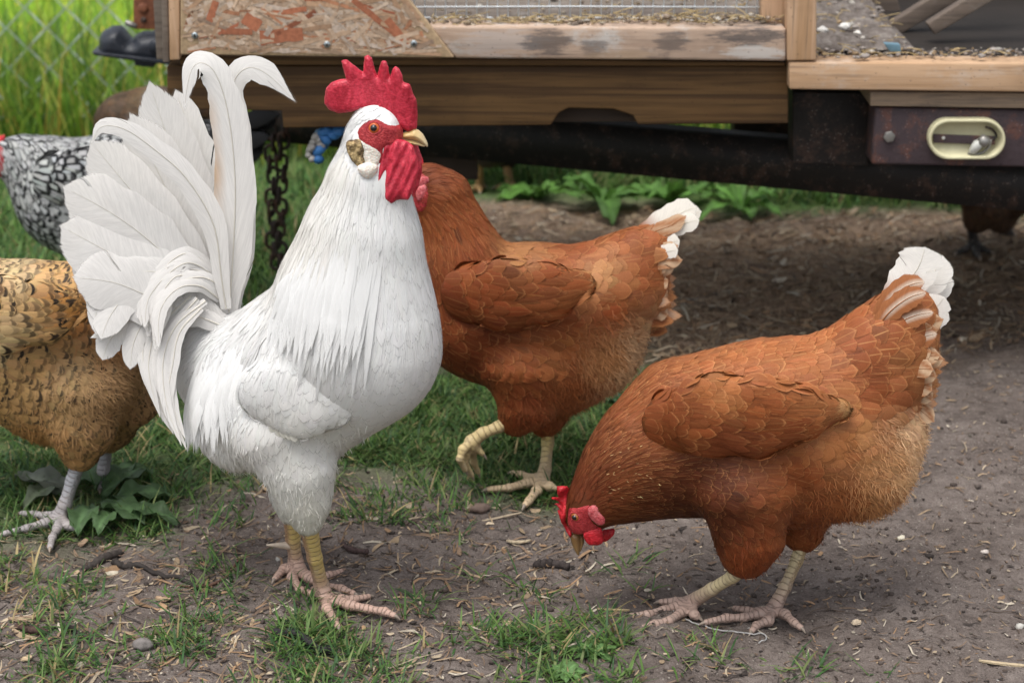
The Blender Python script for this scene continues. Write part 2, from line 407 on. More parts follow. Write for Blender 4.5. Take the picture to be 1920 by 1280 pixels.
M['skinbase'] = vcol_mat('bird_body', .8, 0, 220)
M['strand'] = vcol_mat('down_strand', .7, .2)

# ------------------------------------------------------------------ generic shapes
def box_vf(lo, hi, bev=0.0):
    (x0, y0, z0), (x1, y1, z1) = lo, hi
    import bmesh
    bm = bmesh.new(); bmesh.ops.create_cube(bm, size=1)
    for v in bm.verts:
        v.co = ((x0 + x1) / 2 + v.co.x * (x1 - x0), (y0 + y1) / 2 + v.co.y * (y1 - y0), (z0 + z1) / 2 + v.co.z * (z1 - z0))
    if bev: bmesh.ops.bevel(bm, geom=list(bm.edges), offset=bev, segments=2, affect='EDGES', profile=.6)
    bm.verts.index_update()
    V = np.array([v.co[:] for v in bm.verts]); F = {}
    for f in bm.faces: F.setdefault(len(f.verts), []).append([v.index for v in f.verts])
    bm.free()
    return V, [np.array(f) for f in F.values()]
def prism_vf(poly, y0, y1, bev=.0015):
    """outline in x,z extruded along y, edges bevelled"""
    import bmesh
    bm = bmesh.new(); vs = [bm.verts.new((p[0], y0, p[2])) for p in poly]; f = bm.faces.new(vs)
    r = bmesh.ops.extrude_face_region(bm, geom=[f])
    for v in [g for g in r['geom'] if isinstance(g, bmesh.types.BMVert)]: v.co.y = y1
    bmesh.ops.recalc_face_normals(bm, faces=bm.faces)
    if bev: bmesh.ops.bevel(bm, geom=list(bm.edges), offset=bev, segments=2, affect='EDGES', profile=.6)
    bmesh.ops.triangulate(bm, faces=[f for f in bm.faces if len(f.verts) > 4])
    bm.verts.index_update()
    V = np.array([v.co[:] for v in bm.verts]); F = {}
    for f in bm.faces: F.setdefault(len(f.verts), []).append([v.index for v in f.verts])
    bm.free()
    return V, [np.array(f) for f in F.values()]
def xf(V, m):
    V = np.asarray(V, float); m = np.array(m); return V @ m[:3, :3].T + m[:3, 3]
def tube_vf(P, r, n=8, closed=False, caps=True):
    P = np.asarray(P, float); K = len(P); r = np.broadcast_to(np.asarray(r, float), (K,))
    if closed: T = nrm(np.roll(P, -1, 0) - np.roll(P, 1, 0))
    else: T = nrm(np.gradient(P, axis=0))
    up = np.array([0, 0, 1.]) if abs(T[0, 2]) < .9 else np.array([1., 0, 0])
    A = nrm(np.cross(T[0], up)); fr = []
    for i in range(K):
        A = nrm(A - T[i] * (A @ T[i])); fr.append((A, np.cross(T[i], A)))
    a = np.linspace(0, 2 * np.pi, n, endpoint=False)
    V = np.concatenate([P[i] + r[i] * (np.cos(a)[:, None] * fr[i][0] + np.sin(a)[:, None] * fr[i][1]) for i in range(K)])
    Q = []
    for i in range(K if closed else K - 1):
        j = (i + 1) % K
        for k in range(n): Q.append([i * n + k, i * n + (k + 1) % n, j * n + (k + 1) % n, j * n + k])
    F = [np.array(Q)]
    if caps and not closed:
        V = np.concatenate([V, P[:1] - T[:1] * r[0] * .5, P[-1:] + T[-1:] * r[-1] * .5]); a0, a1 = K * n, K * n + 1
        F.append(np.array([[a0, (k + 1) % n, k] for k in range(n)] + [[a1, (K - 1) * n + k, (K - 1) * n + (k + 1) % n] for k in range(n)]))
    return V, F
def ball_vf(c, r, n=16, sq=(1, 1, 1)):
    th = np.linspace(0, np.pi, n); P = np.stack([0 * th, 0 * th, -np.cos(th)], 1); rr = np.sin(th)
    a = np.linspace(0, 2 * np.pi, 2 * n, endpoint=False)
    V = np.stack([rr[:, None] * np.cos(a), rr[:, None] * np.sin(a), np.broadcast_to(P[:, 2:], (n, 2 * n))], -1).reshape(-1, 3)
    m = 2 * n
    Q = np.array([[i * m + k, i * m + (k + 1) % m, (i + 1) * m + (k + 1) % m, (i + 1) * m + k] for i in range(n - 1) for k in range(m)])
    return V * r * np.array(sq) + np.array(c), Q
def inflate(poly, Y, T, D, h=.0011, bend=None, rnd=.5, mir=False, n=None):
    """an outline in pixels given its own plane at depth Y and a rounded thickness (T half, D edge width in m)"""
    poly = np.asarray(poly, float)
    if n: poly = spline(poly, n, True)
    W = at(poly[:, 0], poly[:, 1], Y); p2 = W[:, [0, 2]]
    lo = np.array([p2[:, 0].min(), Y - T, p2[:, 1].min()]) - 3 * h; hi = np.array([p2[:, 0].max(), Y + T, p2[:, 1].max()]) + 3 * h
    ns = np.ceil((hi - lo) / h).astype(int) + 1
    xs = lo[0] + h * np.arange(ns[0]); ys = lo[1] + h * np.arange(ns[1]); zs = lo[2] + h * np.arange(ns[2])
    d = polydist(xs[:, None], zs[None, :], p2)
    th = T * np.clip(np.where(d > 0, 1 - (1 - np.clip(d / D, 0, 1)) ** 2, 0), 0, 1) ** rnd
    th = np.where(d > 0, np.maximum(th, h * .6), d)
    F = np.abs(ys[None, :, None] - Y) - th[:, None, :]
    V, Q = surface_nets(F, lo, h)
    if bend is not None: V = bend(V)
    return V, Q

# ------------------------------------------------------------------ birds
class Body:
    """soft union of tapered limbs, nodes in pixels (x, y, radius) with a depth offset"""
    def __init__(s, Y0, chains, k=1.25, blend=.016, nn=(0, 1, 0)):
        s.Y0, s.k, s.blend, s.nn = Y0, k, blend, nrm(np.array(nn, float)); s.prims = []
        for ch in chains:
            pts = []
            for nd in ch:
                l = nd[3] if len(nd) > 3 else 0.; p = at(nd[0], nd[1], Y0 + l); pts.append((p, nd[2] * psc(p)))
            for a, b in zip(pts[:-1], pts[1:]): s.prims.append((s.w(a[0]), a[1], s.w(b[0]), b[1]))
            if len(pts) == 1: s.prims.append((s.w(pts[0][0]), pts[0][1], s.w(pts[0][0]) + 1e-5, pts[0][1]))
        A = np.array([p[0] for p in s.prims] + [p[2] for p in s.prims]); r = np.array([p[1] for p in s.prims] + [p[3] for p in s.prims])[:, None]
        A = s.uw(A); s.lo = (A - r).min(0) - .01; s.hi = (A + r).max(0) + .01
    def off(s, P): return (P - np.array([0, s.Y0, 0])) @ s.nn
    def w(s, P): return P + (s.k - 1) * s.off(P)[..., None] * s.nn
    def uw(s, P): return P + (1 / s.k - 1) * s.off(P)[..., None] * s.nn
    def __call__(s, P):
        W = s.w(P); d = None
        for a, ra, b, rb in s.prims:
            e = b - a; t = np.clip(((W - a) @ e) / (e @ e), 0, 1)
            q = np.linalg.norm(W - a - t[..., None] * e, axis=-1) - (ra + (rb - ra) * t)
            if d is None: d = q
            else:
                hh = np.clip(.5 + .5 * (q - d) / s.blend, 0, 1); d = q * (1 - hh) + d * hh - s.blend * hh * (1 - hh)
        return d
    def grad(s, P, e=.0015):
        g = np.stack([s(P + np.array(v) * e) - s(P - np.array(v) * e) for v in ((1, 0, 0), (0, 1, 0), (0, 0, 1))], -1)
        l = np.linalg.norm(g, axis=-1, keepdims=True) / (2 * e)
        return nrm(g), l[..., 0]
    def mesh(s, h=.004):
        n = np.ceil((s.hi - s.lo) / h).astype(int) + 1
        g = np.stack(np.meshgrid(*[s.lo[i] + h * np.arange(n[i]) for i in range(3)], indexing='ij'), -1)
        return surface_nets(s(g), s.lo, h)
    def front(s, px, py):
        """first hit of the camera ray through a pixel"""
        px = np.atleast_1d(np.asarray(px, float)); py = np.atleast_1d(np.asarray(py, float))
        Ys = np.linspace(s.lo[1], s.hi[1], 200)
        best = np.full(len(px), np.nan)
        for Y in Ys:
            d = s(at(px, py, Y)); m = np.isnan(best) & (d < 0); best[m] = Y
        return at(px, py, np.where(np.isnan(best), s.Y0, best))
def idw(px, py, A, p=3.0):
    A = np.asarray(A, float); d = np.hypot(px[:, None] - A[None, :, 0], py[:, None] - A[None, :, 1]) + 6
    w = d ** -p; w /= w.sum(1, keepdims=True); return w @ A[:, 2:]
ROWV = np.array([0, .18, .38, .57, .73, .86, .945, 1.0])
W_ROUND = np.array([.4, .72, .93, 1.0, .98, .83, .56, .10]); W_POINT = np.array([.5, .85, 1.0, .95, .8, .55, .3, .03])
UC = np.array([-1, -.55, 0, .55, 1.])
def grow(sdf, P, D, L, W, lift, conform, shp, camber=.16, base=.0006, own=.45):
    """vectorised feathers lying along a body: returns V,Q,uv, index of feather"""
    N = len(P); K = len(ROWV); rows = np.zeros((N, K, 5, 3)); nn = np.zeros((N, K, 5, 3))
    p = P.copy(); g, _ = sdf.grad(p); T = nrm(D - (D * g).sum(-1, keepdims=True) * g)
    wr = W_ROUND[None] * (1 - shp[:, None]) + W_POINT[None] * shp[:, None]
    for i in range(K):
        if i:
            p = p + T * (L * (ROWV[i] - ROWV[i - 1]))[:, None]
            g, gl = sdf.grad(p); d = sdf(p) / np.maximum(gl, .3)
            tgt = base + lift * ROWV[i] ** .8
            p = p - g * ((d - tgt) * conform)[:, None]
            T2 = nrm(T - (T * g).sum(-1, keepdims=True) * g); T = nrm(T * (1 - conform[:, None]) + T2 * conform[:, None])
        else: p = p + g * base
        S = nrm(np.cross(g, T)); hw = W * wr[:, i]
        rows[:, i] = p[:, None] + S[:, None] * (hw[:, None] * UC)[..., None] - g[:, None] * (camber * hw[:, None] * UC ** 2)[..., None]
        nn[:, i] = g[:, None] + own * (S[:, None] * (UC * .8)[None, :, None] + T[:, None] * (.4 * max(0, ROWV[i] - .7) / .3))
    V = rows.reshape(-1, 3); NN = nrm(nn.reshape(-1, 3))
    q = np.array([[i * 5 + k, (i + 1) * 5 + k, (i + 1) * 5 + k + 1, i * 5 + k + 1] for i in range(K - 1) for k in range(4)])
    Q = (np.arange(N)[:, None, None] * (K * 5) + q[None]).reshape(-1, 4)
    uv = np.stack(np.broadcast_arrays((UC * .5 + .5)[None, :], ROWV[:, None]), -1).reshape(-1, 2)
    return V, Q, np.tile(uv, (N, 1)), np.repeat(np.arange(N), K * 5), NN
def sample_mesh(V, Q, n, r):
    a, b, c, d = (V[Q[:, i]] for i in range(4))
    ar = .5 * np.linalg.norm(np.cross(c - a, d - b), axis=1); f = r.choice(len(Q), n, p=ar / ar.sum())
    s, t = r.random((2, n, 1))
    return (a[f] * (1 - s) + b[f] * s) * (1 - t) + (d[f] * (1 - s) + c[f] * s) * t
def thin(P, rad):
    """greedy Poisson thinning with a radius per point"""
    cell = rad.max(); grid = {}; keep = []
    key = np.floor(P / cell).astype(int)
    for i in range(len(P)):
        x, y, z = key[i]; ok = True
        for dx in (-1, 0, 1):
            for dy in (-1, 0, 1):
                for dz in (-1, 0, 1):
                    for j in grid.get((x + dx, y + dy, z + dz), ()):
                        e = P[i] - P[j]
                        if e @ e < (.5 * (rad[i] + rad[j])) ** 2: ok = False; break
                    if not ok: break
                if not ok: break
            if not ok: break
        if ok: keep.append(i); grid.setdefault((x, y, z), []).append(i)
    return np.array(keep)
def plumage(acc, sdf, V, Q, anchors, colours, r, mask=None, n=9000, dens=.36, jit=.12, cvar=.16, flatY=0.0, lenvar=.2, lk=1.0, own=.45):
    """anchors: px,py, dx,dy, length px, half width px, lift mm, conform, pointed 0-1, shaft, edging, pattern
       colours: px,py, r,g,b"""
    P = sample_mesh(V, Q, n, r); px, py, dep = proj(P)
    if mask is not None:
        m = mask(px, py, P); P, px, py, dep = P[m], px[m], py[m], dep[m]
    A = idw(px, py, anchors); sc = dep / FPX
    rad = dens * np.sqrt(A[:, 2] * 2 * A[:, 3]) * sc
    k = thin(P, rad); P, px, py, A, sc = P[k], px[k], py[k], A[k], sc[k]; N = len(P)
    ang = np.arctan2(-A[:, 1], A[:, 0]) + r.normal(0, jit, N)
    D = np.stack([np.cos(ang), np.full(N, flatY), np.sin(ang)], 1)
    L = A[:, 2] * sc * (1 + r.normal(0, lenvar, N).clip(-.4, .5)); W = A[:, 3] * sc * (1 + r.normal(0, .1, N))
    Vf, Qf, uv, fi, NN = grow(sdf, P, D, L, W, lk * A[:, 4] * .001 * (1 + r.normal(0, .3, N)), A[:, 5].clip(0, 1), A[:, 6].clip(0, 1), own=own)
    C = idw(px, py, colours, 3.5); b = (1 + r.normal(0, cvar, N))[:, None]; C = np.clip(C * b * (1 + r.normal(0, cvar * .25, (N, 3))), 0, .95)
    acc.add(Vf, Qf, nor=NN, fcol=C[fi], fuv=uv, fpar=np.clip(A[:, 7:10] * np.array([.7, .55, 1]) * (1 + r.normal(0, [.6, .6, .3], (N, 3))), 0, 1)[fi], fseed=r.random(N)[fi])
    return N
def strands(acc, sdf, V, Q, blobs, colours, r, wid=.0006, cvar=.12):
    """blobs: px,py,radius px,count, dx,dy, length px, lift mm, spread"""
    for (bx, by, br, cnt, dx, dy, ln, lift, sp) in blobs:
        P = sample_mesh(V, Q, cnt * 14, r); px, py, dep = proj(P)
        m = np.hypot(px - bx, py - by) < br * np.sqrt(r.random(len(px))) + 2
        P, px, py, dep = P[m][:cnt], px[m][:cnt], py[m][:cnt], dep[m][:cnt]; N = len(P)
        if not N: continue
        sc = dep / FPX; ang = math.atan2(-dy, dx) + r.normal(0, sp, N)
        D = np.stack([np.cos(ang), r.normal(0, .3, N), np.sin(ang)], 1); L = ln * sc * r.uniform(.6, 1.3, N)
        p = P; g, _ = sdf.grad(p); T = nrm(D - .8 * (D * g).sum(-1, keepdims=True) * g); rows = []
        K = 4
        for i in range(K + 1):
            if i:
                p = p + T * (L / K)[:, None]; g, gl = sdf.grad(p); d = sdf(p) / np.maximum(gl, .3)
                p = p - g * ((d - lift * .001 * i / K * r.uniform(.5, 1.5, N)).clip(-1, .02) * .6)[:, None]
                T = nrm(T + r.normal(0, .12, (N, 3)))
            S = nrm(np.cross(g, T)); w_ = wid * (1 - (i / K) ** 2 * .9)
            rows.append(np.stack([p - S * w_, p + S * w_], 1))
        Vs = np.stack(rows, 1).reshape(-1, 3)
        q = np.array([[2 * i, 2 * i + 2, 2 * i + 3, 2 * i + 1] for i in range(K)])
        Qs = (np.arange(N)[:, None, None] * (2 * K + 2) + q[None]).reshape(-1, 4)
        C = np.clip(idw(px, py, colours, 3.5) * (1 + r.normal(0, cvar, N))[:, None], 0, .95)
        acc.add(Vs, Qs, fcol=np.repeat(C, 2 * K + 2, 0), fuv=np.full((len(Vs), 2), .3), fpar=np.zeros(3), fseed=.5)
def silk(acc, sdf, V, Q, anchors, colours, r, n, ln=.03, lift=.0015, wid=.00035, mask=None, cvar=.06, jit=.1, K=4):
    """fine loose barbs lying along the plumage"""
    P = sample_mesh(V, Q, n, r); px, py, dep = proj(P)
    if mask is not None: m = mask(px, py, P); P, px, py = P[m], px[m], py[m]
    N = len(P); A = idw(px, py, anchors); ang = np.arctan2(-A[:, 1], A[:, 0]) + r.normal(0, jit, N)
    T = np.stack([np.cos(ang), 0 * ang, np.sin(ang)], 1); g, _ = sdf.grad(P); T = nrm(T - (T * g).sum(-1, keepdims=True) * g)
    L = ln * r.uniform(.5, 1.3, N); p = P + g * (lift * .5); rows, nn = [], []; lf = lift * r.uniform(.4, 1.6, N)
    for i in range(K + 1):
        if i:
            p = p + T * (L / K)[:, None]; g, gl = sdf.grad(p); d = sdf(p) / np.maximum(gl, .3)
            p = p - g * ((d - lf * (.5 + .8 * i / K)) * .85)[:, None]; T = nrm(T - .85 * (T * g).sum(-1, keepdims=True) * g + r.normal(0, .05, (N, 3)))
        S = nrm(np.cross(g, T)); w_ = wid * (1 - (i / K) ** 2 * .85); rows.append(np.stack([p - S * w_, p + S * w_], 1)); nn.append(np.stack([g, g], 1))
    Vs = np.stack(rows, 1).reshape(-1, 3); q = np.array([[2 * i, 2 * i + 2, 2 * i + 3, 2 * i + 1] for i in range(K)])
    Qs = (np.arange(N)[:, None, None] * (2 * K + 2) + q[None]).reshape(-1, 4); C = np.clip(idw(px, py, colours, 3.5) * (1 + r.normal(0, cvar, N))[:, None], 0, .95)
    acc.add(Vs, Qs, nor=np.stack(nn, 1).reshape(-1, 3), fcol=np.repeat(C, 2 * K + 2, 0), fuv=np.full((len(Vs), 2), .3), fpar=np.zeros(3), fseed=.5)
def quill(path, wid, Y, l0=0., l1=0., n=22, m=9, curl=.14, twist=0., tipcurl=0., r=rng, round_tip=True, face=None):
    """one big feather: path px (x,y[,depth m]), half widths px along it"""
    path = np.asarray(path, float)
    if path.shape[1] == 2: path = np.concatenate([path, np.linspace(l0, l1, len(path))[:, None]], 1)
    S = spline(path, n); ws = np.interp(np.linspace(0, 1, n), np.linspace(0, 1, len(wid)), wid)
    v = np.linspace(0, 1, n)
    if round_tip:
        tipn = np.clip((1 - v) / .16, 0, 1); ws = ws * np.sqrt(np.clip(1 - (1 - tipn) ** 2, 0, 1)).clip(.03, 1)
    C = at(S[:, 0], S[:, 1], Y + S[:, 2]); sc = psc(C); T = nrm(np.gradient(C, axis=0))
    view = nrm(np.array([0, -CS, SN]) if face is None else np.array(face, float))
    side = nrm(np.cross(np.broadcast_to(view, T.shape), T)); nn = nrm(np.cross(T, side))
    tw = twist * v
    sd = side * np.cos(tw)[:, None] + nn * np.sin(tw)[:, None]; n2 = nn * np.cos(tw)[:, None] - side * np.sin(tw)[:, None]
    u = np.linspace(-1, 1, m)
    edge = 1 + .045 * np.sin(v * 37 + r.random() * 9)[:, None] * np.abs(u)[None] ** 3 + .03 * r.normal(0, 1, (n, 1)) * np.abs(u)[None] ** 4
    hw = (ws * sc)[:, None] * u[None] * edge
    V = C[:, None] + sd[:, None] * hw[..., None] - n2[:, None] * (curl * (ws * sc)[:, None] * u[None] ** 2)[..., None]
    V = V - T[:, None] * ((ws * sc)[:, None] * .25 * (np.abs(u) ** 1.5)[None] * 0)[..., None]
    q = np.array([[i * m + k, (i + 1) * m + k, (i + 1) * m + k + 1, i * m + k + 1] for i in range(n - 1) for k in range(m - 1)])
    uv = np.stack(np.broadcast_arrays((u * .5 + .5)[None], v[:, None]), -1).reshape(-1, 2)
    return V.reshape(-1, 3), q, uv
def quill_obj(name, parent, mat, path, wid, Y, col, shaft=.6, edge=0., pat=0., colf=None, shaftline=True, soft=.5, **kw):
    V, q, uv = quill(path, wid, Y, **kw); N = len(V)
    C = np.broadcast_to(np.array(col, float), (N, 3)).copy()
    if colf is not None: C = colf(uv, C)
    m_, n_ = kw.get('m', 9), kw.get('n', 22); G = V.reshape(n_, m_, 3); on = nrm(np.cross(np.gradient(G, axis=0), np.gradient(G, axis=1)).reshape(-1, 3)); vw = nrm(np.array([-.25, -.85, .45])); on *= np.sign(on @ vw)[:, None]
    a = Acc(); a.add(V, q, nor=nrm(on * (1 - soft) + vw * soft), fcol=C, fuv=uv, fpar=np.array([shaft * .0, edge, pat]), fseed=float(rng.random()))
    if shaftline:                              # the shaft itself, a thin raised rib
        m = kw.get('m', 9); n = kw.get('n', 22); cen = V.reshape(n, m, 3)[:, m // 2]
        off = nrm(np.array([0, -CS, SN]))
        tv, tf = tube_vf(cen[:-1] + off * .0001, np.linspace(.0009, .00015, n - 1), 5, caps=False)
        a.add(tv, tf, fcol=np.array(col) * np.array([1.04, 1.02, .95]), fuv=np.full((len(tv), 2), .3), fpar=np.zeros(3), fseed=.5)
    return a.mk(name, mat, parent)
def leg(root, shank, toes, hind, Y, cols, rs=(9, 7.5), toe_r=6.5, spur=None, name='leg', h=.0013, raised=False):
    """shank: px points (x,y,l) from hock to foot; toes: lists of px ground points; hind toe too"""
    P = [at(p[0], p[1], Y + p[2]) for p in shank]
    foot = P[-1]; sc = psc(foot); prims = []
    rr = np.interp(np.linspace(0, 1, len(P)), [0, .25, .8, 1], [rs[0] * 1.12, rs[1], rs[1], rs[0] * 1.1]) * sc
    s0 = 0
    for i in range(len(P) - 1):
        L = np.linalg.norm(P[i + 1] - P[i]); prims.append((P[i], rr[i], P[i + 1], rr[i + 1], s0, L, 0)); s0 += L
    claws = []
    for t in toes + ([hind] if hind else []):
        pts = [foot + np.array([0, 0, 0])]; k = len(t)
        for j, p in enumerate(t):
            rad = toe_r * sc * (1 - .33 * j / max(k, 1))
            if raised: pts.append(at(p[0], p[1], Y + p[2]))
            else: pts.append(gz(p[0], p[1], rad * (.85 if j < k - 1 else .7)) if len(p) < 3 else gz(p[0], p[1], p[2]))
        ra = toe_r * sc * np.interp(np.arange(len(pts)), [0, len(pts) - 1], [1.08, .68]); s1 = 0
        ra[1:-1] *= 1 + .08 * np.array([(-1) ** j for j in range(len(pts) - 2)]) if len(pts) > 2 else 1
        tl = pts[-1] - pts[-2]; tip = pts[-1]
        for i in range(len(pts) - 1):
            L = np.linalg.norm(pts[i + 1] - pts[i]); prims.append((pts[i], ra[i], pts[i + 1], ra[i + 1], s1, L, 1)); s1 += L
        claws.append((tip, nrm(tl), ra[-1]))
    A = np.array([p[0] for p in prims] + [p[2] for p in prims]); lo = A.min(0) - .016; hi = A.max(0) + .016
    n = np.ceil((hi - lo) / h).astype(int) + 1
    g = np.stack(np.meshgrid(*[lo[i] + h * np.arange(n[i]) for i in range(3)], indexing='ij'), -1).astype(np.float32)
    def ev(G, k=.004):
        d = None
        for a, ra, b, rb, s, L, kind in prims:
            e = b - a; t = np.clip(((G - a) @ e) / (e @ e), 0, 1); q = np.linalg.norm(G - a - t[..., None] * e, axis=-1) - (ra + (rb - ra) * t)
            if d is None: d = q
            else: hh = np.clip(.5 + .5 * (q - d) / k, 0, 1); d = q * (1 - hh) + d * hh - k * hh * (1 - hh)
        return d
    V, Q = surface_nets(ev(g), lo, h)
    best = np.full(len(V), 9.); sc_ = np.zeros(len(V)); kd = np.zeros(len(V)); fr = np.zeros(len(V)); dirx = np.sign(toes[0][-1][0] - shank[-1][0])
    for a, ra, b, rb, s, L, kind in prims:
        e = b - a; t = np.clip(((V - a) @ e) / (e @ e), 0, 1); q = np.linalg.norm(V - a - t[..., None] * e, axis=-1) - (ra + (rb - ra) * t)
        m = q < best; best[m] = q[m]; sc_[m] = ((s + t * L) / (.0062 if kind == 0 else .0048))[m]; kd[m] = kind
        c = a + t[..., None] * e; f = ((V - c) @ (np.array([dirx, -.55, .0]) if kind == 0 else np.array([0, -.2, 1.]))) / ra
        fr[m] = f[m]
    c0, c1, c2 = (np.array(c) for c in cols)        # shank front, shank back, toes
    h_ = np.clip((V[:, 2] - .012) / .03, 0, 1)[:, None] if not raised else np.ones((len(V), 1)) * .5
    mf = np.clip(fr * 1.6 + .35, 0, 1)[:, None]; C = (c0 * mf + c1 * (1 - mf)) * h_ + c2 * (1 - h_)
    o = mk(name, V, Q, M['leg'], root, dict(fcol=C, scute=sc_, front=fr))
    for tip, d, ra in claws:
        cp = [tip - d * ra * .3, tip + d * ra * .9 + [0, 0, ra * .1], tip + d * ra * 1.8 + [0, 0, -ra * .2], tip + d * ra * 2.5 + [0, 0, -ra * .55]]
        tv, tf = tube_vf(spline(cp, 8), np.linspace(ra * .8, ra * .12, 8), 8); mk('claw', tv, tf, M['claw'], o)
    if spur:
        a = at(spur[0][0], spur[0][1], Y + spur[0][2]); b = at(spur[1][0], spur[1][1], Y + spur[1][2])
        tv, tf = tube_vf(spline([a, (a + b) / 2, b], 8), np.linspace(.0048, .0009, 8), 10); mk('spur', tv, tf, M['spur'], o)
    return o
def skin_patch(body, poly, name, mat, root, grow_=.0012, h=.0014, half=.04, n=60, rough=.0):
    """bare skin: the head's own surface inside an outline, a little proud of it"""
    poly = spline(poly, n, True); fc = body.front(poly[:, 0].mean(), poly[:, 1].mean())[0]; W = at(poly[:, 0], poly[:, 1], fc[1] + .006)
    lo = np.array([W[:, 0].min() - .004, body.lo[1], W[:, 2].min() - .004]); hi = np.array([W[:, 0].max() + .004, body.hi[1], W[:, 2].max() + .004])
    # only the part of the box near the head
    c = fc + [0, .55 * half, 0]; lo[1] = max(lo[1], c[1] - half); hi[1] = min(hi[1], c[1] + half)
    ns = np.ceil((hi - lo) / h).astype(int) + 1
    g = np.stack(np.meshgrid(*[lo[i] + h * np.arange(ns[i]) for i in range(3)], indexing='ij'), -1)
    d2 = polydist(g[..., 0], g[..., 2], W[:, [0, 2]])
    F = np.maximum(body(g) - grow_ * np.clip(d2 / .003, -1, 1), -d2 * .9 - .0002)
    F = np.maximum(F, -(body(g) + .004))
    V, Q = surface_nets(F, lo, h)
    return mk(name, V, Q, mat, root)
def eye(root, body, px, py, r, iris, lid):
    p = body.front(px, py)[0]; g, _ = body.grad(p[None]); g = g[0]; c = p - g * r * .35
    V, Q = ball_vf(c, r); e = mk('eye', V, Q, iris, root)
    V, Q = ball_vf(c + g * r * .62, r * .56, 12); d = (V - c) @ g
    mk('pupil', V, Q, M['pupil'], e)
    a = np.linspace(0, 2 * np.pi, 20, endpoint=False); t1 = nrm(np.cross(g, [0, 0, 1.])); t2 = np.cross(g, t1)
    ring = c + g * r * .42 + (np.cos(a)[:, None] * t1 + np.sin(a)[:, None] * t2 * .88) * r * 1.0
    tv, tf = tube_vf(ring, r * .27, 8, closed=True); mk('eyelid', tv, tf, lid, e)
def beak(root, upper, lower, Y, T, col, tipc):
    for nm, poly in (('upper_beak', upper), ('lower_beak', lower)):
        if poly is None: continue
        V, Q = inflate(poly, Y, T, T * 1.6, .0009, n=40); px, py, _ = proj(V)
        t = np.clip((py - py.min()) / (np.ptp(py) + 1e-6), 0, 1) if abs(upper[0][0] - upper[len(upper) // 2][0]) < 30 else np.clip((px - px.min()) / (np.ptp(px) + 1e-6), 0, 1)
        C = np.array(col) * (1 - t[:, None] ** 2) + np.array(tipc) * t[:, None] ** 2
        mk(nm, V, Q, M['beak'], root, dict(fcol=C))
